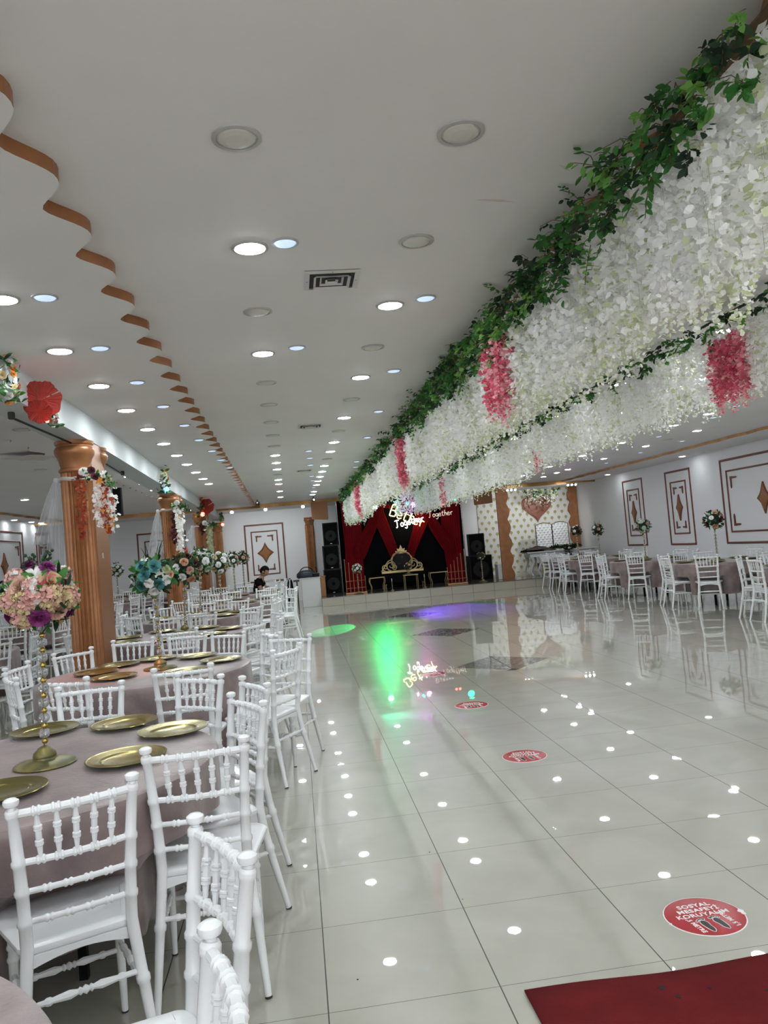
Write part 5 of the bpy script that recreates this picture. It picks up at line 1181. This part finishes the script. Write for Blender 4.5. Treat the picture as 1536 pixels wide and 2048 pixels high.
# hanging garlands and tulle on the columns
def strand(b, p, L, m, rr, r=.022, sz=.030, sway=.01):
    n = int(L/.013); x, y = p[0], p[1]
    for i in range(n):
        z = p[2]-L*i/n; x += rr.gauss(0,.002); k = 1.35*r*min(1, (n-i)/n*2.5+.3)
        for q in range(2):
            T = Tm((x+rr.gauss(0,k*.6), y+rr.gauss(0,k*.6), z), (rr.gauss(-1.1,.8), rr.gauss(0,.6), rr.random()*6.3), sz*1.25*rr.uniform(.7,1.1)); b.add([tuple(v) for v in PET], [(0,1,2,3,4,5)], m, T)
def col_garland(x, y, z, lab, strands, sp, seed, s=1):
    t = thing('column_garland', lab, 'flower garland', (x,y,z), 0, 'flower garlands on the columns'); rr = random.Random(seed)
    for (dx, dy, dz, L, m, r) in strands: b = MB(); strand(b, (dx,dy,dz), L, m, rr, r, .030*s); o = b.build('strand', t, smooth=False); o['kind'] = 'stuff'
    for (dx, dy, dz, kd, m, q) in sp: o = obj(kd, flower_mesh(kd, m), t, (dx,dy,dz)); o.rotation_euler = (1.3+rr.uniform(-.4,.4), rr.uniform(-.4,.4), rr.random()*.5); o.scale = (q,)*3
    b = MB()
    for k in range(22):
        f = rr.random(); T = Tm((-.06+.30*f+rr.gauss(0,.02), rr.gauss(-.02,.03), .02-.08*f+rr.gauss(0,.03)), (rr.uniform(-1,1), rr.uniform(-1,1), rr.random()*6), .8*s); c = leafcluster(rr.choice(['leafd','leaf']), 3); b.add(c.v, c.f, c.mats[0], T)
    b.build('foliage', t, smooth=False)
col_garland(-1.80,7.17,2.40,'rust, white and orange flower garland tied to the nearest column',
  [(-.045,0,.0,.56,'rust',.026),(.155,-.02,-.02,.50,'rust',.026),(.185,0,-.03,.42,'pw',.022),(.21,0,-.18,.33,'pw',.026),(.10,0,-.10,.38,'pw',.022),(.17,0,-.28,.22,'orange',.02)],
  [(-.04,-.02,.02,'peony','rust',.62),(.0,-.05,.03,'peony','pw',.78),(.06,-.04,.04,'rose','burg',.62),(.09,-.05,-.02,'rose','burg',.6),(.13,-.05,-.06,'lily','orange',.62),(.17,-.04,.0,'lily','pw',.62),(.20,-.03,-.04,'lily','pc',.6)], 3)
col_garland(-1.98,13.72,2.50,'long white flower garland with red tip on the second column',
  [(.03,-.02,.04,.78,'pw',.045),(.06,0,-.2,.62,'pw',.04),(.09,0,-.70,.35,'rust',.022),(-.06,.0,-.1,.5,'burg',.02)],
  [(-.02,-.05,.04,'lily','pc',.9),(.03,-.05,.07,'peony','pw',.9),(.07,-.03,.0,'lily','butter',.7),(.0,-.05,-.05,'peony','pw',.9)], 5, 1.5)
col_garland(-2.16,19.8,2.42,'white flower garland hanging from the third column',
  [(.08,0,-.05,.65,'pc',.04),(-.1,0,.1,.3,'burg',.05)], [(-.02,-.05,.04,'peony','pw',1.1),(.05,-.05,.0,'lily','pw',1.),(.12,-.03,-.08,'peony','pc',1.)], 7, 1.9)
def tulle_drape(x, y, z, lab, L, s=1.0, ln=.16):
    t = thing('tulle_bow', lab, 'tulle bow', (x,y,z), 0, 'tulle bows on the columns')
    # band around the column
    MB().tube([(.15*math.cos(a), .15*math.sin(a), .006*math.sin(5*a)) for a in np.linspace(0,2*PI,30)], .018, 'tulle', 8, flat=1.0).build('band', t)
    MB().ball((-.165*s,-.05,0), .028*s, 'tulle', 10).build('knot', t)
    for j, (w0, w1, x1, Lz) in enumerate(((.02,.10,-.22*s,L),(.02,.08,-.33*s,L*.6))):
        b = MB(); vs = []; K, N = 36, 18
        for i in range(N+1):
            f = i/N
            for k in range(K+1): u = k/K-.5; vs.append((-.165*s+(x1+.165*s)*f+u*(w0+(w1-w0)*f**.6)*2*s, -.05+.022*math.sin(u*26+j)*(.3+f), -Lz*f+.03*math.sin(PI*f)))
        R = K+1; b.add(vs, [(i*R+k,i*R+k+1,(i+1)*R+k+1,(i+1)*R+k) for i in range(N) for k in range(K)], 'tulle'); b.build('tail', t)
tulle_drape(-1.945,7.42,2.40,'white tulle bow with hanging tails on the nearest column',.95)
tulle_drape(-2.135,13.95,2.47,'white tulle bow with long tails on the second column',1.5,1.1)
tulle_drape(-2.32,20.0,2.40,'white tulle bow on the third column',.9,1.2)

# ------------------------------------------------------------------ seated person
def skinned(name, V, Eg, R, m, parent, sub=2):
    me = D.meshes.new(name); me.from_pydata(V, Eg, []); o = D.objects.new(name, me); C.objects.link(o); o.parent = parent
    sk = o.modifiers.new('skin','SKIN'); sk.use_smooth_shade = True
    for i, r in enumerate(R): me.skin_vertices[0].data[i].radius = r if isinstance(r, tuple) else (r, r); 
    for i in range(len(R)): me.skin_vertices[0].data[i].use_root = (i == 0)
    sb = o.modifiers.new('sub','SUBSURF'); sb.levels = sb.render_levels = sub
    dg = bpy.context.evaluated_depsgraph_get(); dg.update(); me2 = D.meshes.new_from_object(o.evaluated_get(dg)); o.modifiers.clear(); o.data = me2
    me2.materials.clear(); me2.materials.append(M[m])
    for p in me2.polygons: p.use_smooth = True
    return o
pt = thing('person', 'dark-haired person in a black t-shirt sitting bent over among the tables', 'person', (-.90,17.2,0), math.radians(-12))
# local: faces +x, sits on a chair
V = [(0,0,.54),(0.02,0,.68),(.05,0,.86),(.10,0,1.0),(.145,0,1.065),(.165,0,1.10),
     (.08,.16,.985),(.16,.21,.78),(.36,.10,.74),(.41,.08,.735),(.08,-.16,.985),(.16,-.21,.78),(.36,-.10,.74),(.41,-.08,.735),
     (.06,.09,.52),(.44,.11,.52),(.46,.12,.28),(.44,.12,.08),(.56,.13,.035),(.06,-.09,.52),(.44,-.11,.52),(.46,-.12,.28),(.44,-.12,.08),(.56,-.13,.035)]
Eg = [(0,1),(1,2),(2,3),(3,4),(4,5),(3,6),(6,7),(7,8),(8,9),(3,10),(10,11),(11,12),(12,13),(0,14),(14,15),(15,16),(16,17),(17,18),(0,19),(19,20),(20,21),(21,22),(22,23)]
R = [(.13,.10),(.12,.095),(.14,.10),(.09,.075),(.05,.05),(.05,.05),.052,.043,.028,.024,.052,.043,.028,.024,(.085,.08),.062,.052,.036,.032,(.085,.08),.062,.052,.036,.032]
for sy in (1,-1):   # fingers, rooted in the palm
    root = 9 if sy > 0 else 13; base = Vector((.41,sy*.08,.735)); pm = len(V); V.append(tuple(base+Vector((.05,-sy*.01,-.01)))); Eg.append((root,pm)); R.append((.030,.014))
    for k, (dy, L) in enumerate(((-.022,.058),(-.008,.068),(.008,.064),(.022,.05))):
        a, b_, c = base+Vector((.085,dy-sy*.015,-.015)), base+Vector((.085+L*.5,dy-sy*.02,-.028)), base+Vector((.085+L*.8,dy-sy*.02,-.055)); i = len(V); V += [tuple(a),tuple(b_),tuple(c)]; Eg += [(pm,i),(i,i+1),(i+1,i+2)]; R += [.0095,.0085,.0075]
    a, b_ = base+Vector((.05,-sy*.045,-.01)), base+Vector((.085,-sy*.06,-.025)); i = len(V); V += [tuple(a),tuple(b_)]; Eg += [(pm,i),(i,i+1)]; R += [.0105,.009]
body = skinned('body', V, Eg, R, 'skin', pt)
# head sculpted as displaced sphere, joined to the body mesh
def head_mesh(scale=1.0, hair=False):
    b = MB(); n, mN = 28, 24; vs = []
    for i in range(mN+1):
        th = PI*i/mN
        for k in range(n):
            ph = 2*PI*k/n; d = Vector((math.sin(th)*math.cos(ph), math.sin(th)*math.sin(ph), math.cos(th))); x, y, z = d.x*.098, d.y*.075, d.z*.118
            if z < -.01: x = x*(1-.25*(-z/.118)); y *= 1-.35*(-z/.118)
            if d.x > .55 and not hair:
                f = math.exp(-(d.y/.16)**2)
                x += f*.024*math.exp(-((d.z+.20)/.16)**2)          # nose
                x += f*.010*math.exp(-((d.z+.52)/.07)**2)*1.2       # lips
                x += f*.010*math.exp(-((d.z+.82)/.12)**2)           # chin
                x -= .010*math.exp(-((abs(d.y)-.33)/.13)**2)*math.exp(-((d.z-.06)/.12)**2)   # eye sockets
                x += .006*math.exp(-((d.z-.26)/.08)**2)             # brow
            if hair:
                k_ = 1.10
                if d.x > .25 and d.z < .45: k_ = .86
                if d.z < -.45: k_ = .86
                x, y, z = x*k_, y*k_, z*k_+.004
            vs.append((x*scale, y*scale, z*scale))
    b.add(vs, [(i*n+k,(i+1)*n+k,(i+1)*n+(k+1)%n,i*n+(k+1)%n) for i in range(mN) for k in range(n)], 'hair' if hair else 'skin')
    if not hair:
        for s in (-1,1): b.ball((-.005,s*.077,-.012), .026, 'skin', 10, sz=1.2); b.ball((.078,s*.028,.006), .0115, 'white', 8); b.ball((.0855,s*.028,.006), .0055, 'ink', 8)
        b.box((.087,-.020,-.064),(.0925,.020,-.061), 'burg')
    return b
HT = Matrix.Translation((.205,0,1.185)) @ Matrix.Rotation(.42,4,'Y')
hm = head_mesh(); me = body.data; bm2 = MB(); bm2.v = [tuple(v.co) for v in me.vertices]; bm2.f = [tuple(p.vertices) for p in me.polygons]; bm2.m = [bm2.mi('skin')]*len(bm2.f)
bm2.add(hm.v, [f for f, q in zip(hm.f, hm.m) if hm.mats[q] == 'skin'], 'skin', HT)
for nm in ('white','ink','burg'):
    fs = [f for f, q in zip(hm.f, hm.m) if hm.mats[q] == nm]; bm2.add(hm.v, fs, nm, HT)
body.data = bm2.mesh('body'); 
for p in body.data.polygons: p.use_smooth = True
hb = head_mesh(1.0, True); o = D.objects.new('hair', hb.mesh('hair')); C.objects.link(o); o.parent = pt; o.matrix_local = HT
V2 = [(0,0,.56),(0.02,0,.68),(.05,0,.86),(.095,0,.99),(.12,0,1.03),(.08,.16,.985),(.125,.195,.87),(.08,-.16,.985),(.125,-.195,.87)]
skinned('t_shirt', V2, [(0,1),(1,2),(2,3),(3,4),(3,5),(5,6),(3,7),(7,8)], [(.145,.115),(.135,.11),(.155,.115),(.10,.085),(.062,.062),.064,.062,.064,.062], 'shirt', pt)
V3 = [(0,0,.53),(.06,.09,.52),(.44,.11,.52),(.46,.12,.28),(.44,.12,.11),(.06,-.09,.52),(.44,-.11,.52),(.46,-.12,.28),(.44,-.12,.11)]
skinned('trousers', V3, [(0,1),(1,2),(2,3),(3,4),(0,5),(5,6),(6,7),(7,8)], [(.14,.10),(.095,.09),.074,.065,.055,(.095,.09),.074,.065,.055], 'jeans', pt)
for s in (-1,1): 
    b = MB(); b.bbox((.38,s*.125-.05,0),(.65,s*.125+.05,.075),'black',.025); b.build('shoe', pt)
put_chair(-1.04,17.23,-12,'white spindle chair the seated person sits on','white chairs around the aisle tables',1)
# jacket over a chair back and dark bench at the podium
put_chair(-.18,18.6,178,'white spindle chair with a black jacket over its back','white chairs around the aisle tables',1)
b = MB(); vs = []; K, N = 20, 24
for i in range(N+1):
    f = i/N; th = (f-.45)*2
    for k in range(K+1):
        u = k/K-.5; yy = .05*math.tanh(th*5); zz = .935-.50*abs(th)**1.25+.01*math.cos(8*u); vs.append((u*.46*(1-.25*(abs(th) < .15)), yy+.012*math.sin(14*u+3*th), zz))
Rr = K+1; b.add(vs, [(i*Rr+k,i*Rr+k+1,(i+1)*Rr+k+1,(i+1)*Rr+k) for i in range(N) for k in range(K)], 'blackcloth'); o = b.build('jacket', loc=(-.18,18.6,0), rz=math.radians(88)); md = o.modifiers.new('s','SOLIDIFY'); md.thickness = .015
tag(o, 'black jacket hung over a chair back near the podium', 'jacket')
t = thing('black_bench', 'low black bench with clothes on it left of the podium', 'bench', (-.35,21.6,0)); MB().bbox((-.32,-.3,.42),(.28,.3,.50),'black',.015).build('seat', t)
for sx in (-.28,.24):
    for sy in (-.26,.26): MB().bbox((sx-.035,sy-.035,0),(sx+.035,sy+.035,.42),'black',.006).build('leg', t)
b = MB(); vs = []; K = 14
for a in range(K):
    for c in range(K): u, v = a/(K-1)-.5, c/(K-1)-.5; r = math.hypot(u,v); vs.append((u*.5, v*.4, max(.004,.13*(1-1.6*r)+.02*math.sin(11*u+5*v))))
b.add(vs, [(a*K+c,(a+1)*K+c,(a+1)*K+c+1,a*K+c+1) for a in range(K-1) for c in range(K-1)], 'fabric_grey'); o = b.build('folded_garment', loc=(-.35,21.5,.503)); md = o.modifiers.new('s','SOLIDIFY'); md.thickness = .01; md.offset = 1
tag(o, 'grey brown garment crumpled on the black bench', 'garment')

# ------------------------------------------------------------------ camera, world, view
f = 1552.744; r_ = Vector((0.98983643,-0.11360661,-0.08553977)); u_ = Vector((0.08029572,-0.04996824,0.99551784)); w_ = Vector((0.11737168,0.99226847,0.04033826))
cam = D.cameras.new('camera'); co = D.objects.new('camera', cam); C.objects.link(co)
co.matrix_world = Matrix(((r_.x,u_.x,-w_.x,0),(r_.y,u_.y,-w_.y,0),(r_.z,u_.z,-w_.z,1.572147),(0,0,0,1)))
cam.sensor_fit = 'HORIZONTAL'; cam.sensor_width = 36; cam.lens = f/1536*36; cam.clip_start = .05; cam.clip_end = 100
sc.camera = co
w = D.worlds.new('world'); sc.world = w; w.use_nodes = True; w.node_tree.nodes['Background'].inputs[0].default_value = (.9,.95,1,1); w.node_tree.nodes['Background'].inputs[1].default_value = .0
vs_ = sc.view_settings; vs_.view_transform = 'Standard'; vs_.look = 'None'; vs_.gamma = 1; vs_.exposure = 0.26; vs_.use_curve_mapping = False
cy = sc.cycles; cy.use_denoising = True; cy.use_adaptive_sampling = True; cy.adaptive_threshold = .12; cy.adaptive_min_samples = 16; cy.max_bounces = 6; cy.diffuse_bounces = 4; cy.glossy_bounces = 3; cy.transmission_bounces = 5; cy.transparent_max_bounces = 10; cy.caustics_reflective = False; cy.caustics_refractive = False; cy.sample_clamp_indirect = 6; cy.sample_clamp_direct = 0; cy.use_light_tree = True
try: cy.denoiser = 'OPENIMAGEDENOISE'; cy.denoising_prefilter = 'ACCURATE'
except Exception: pass
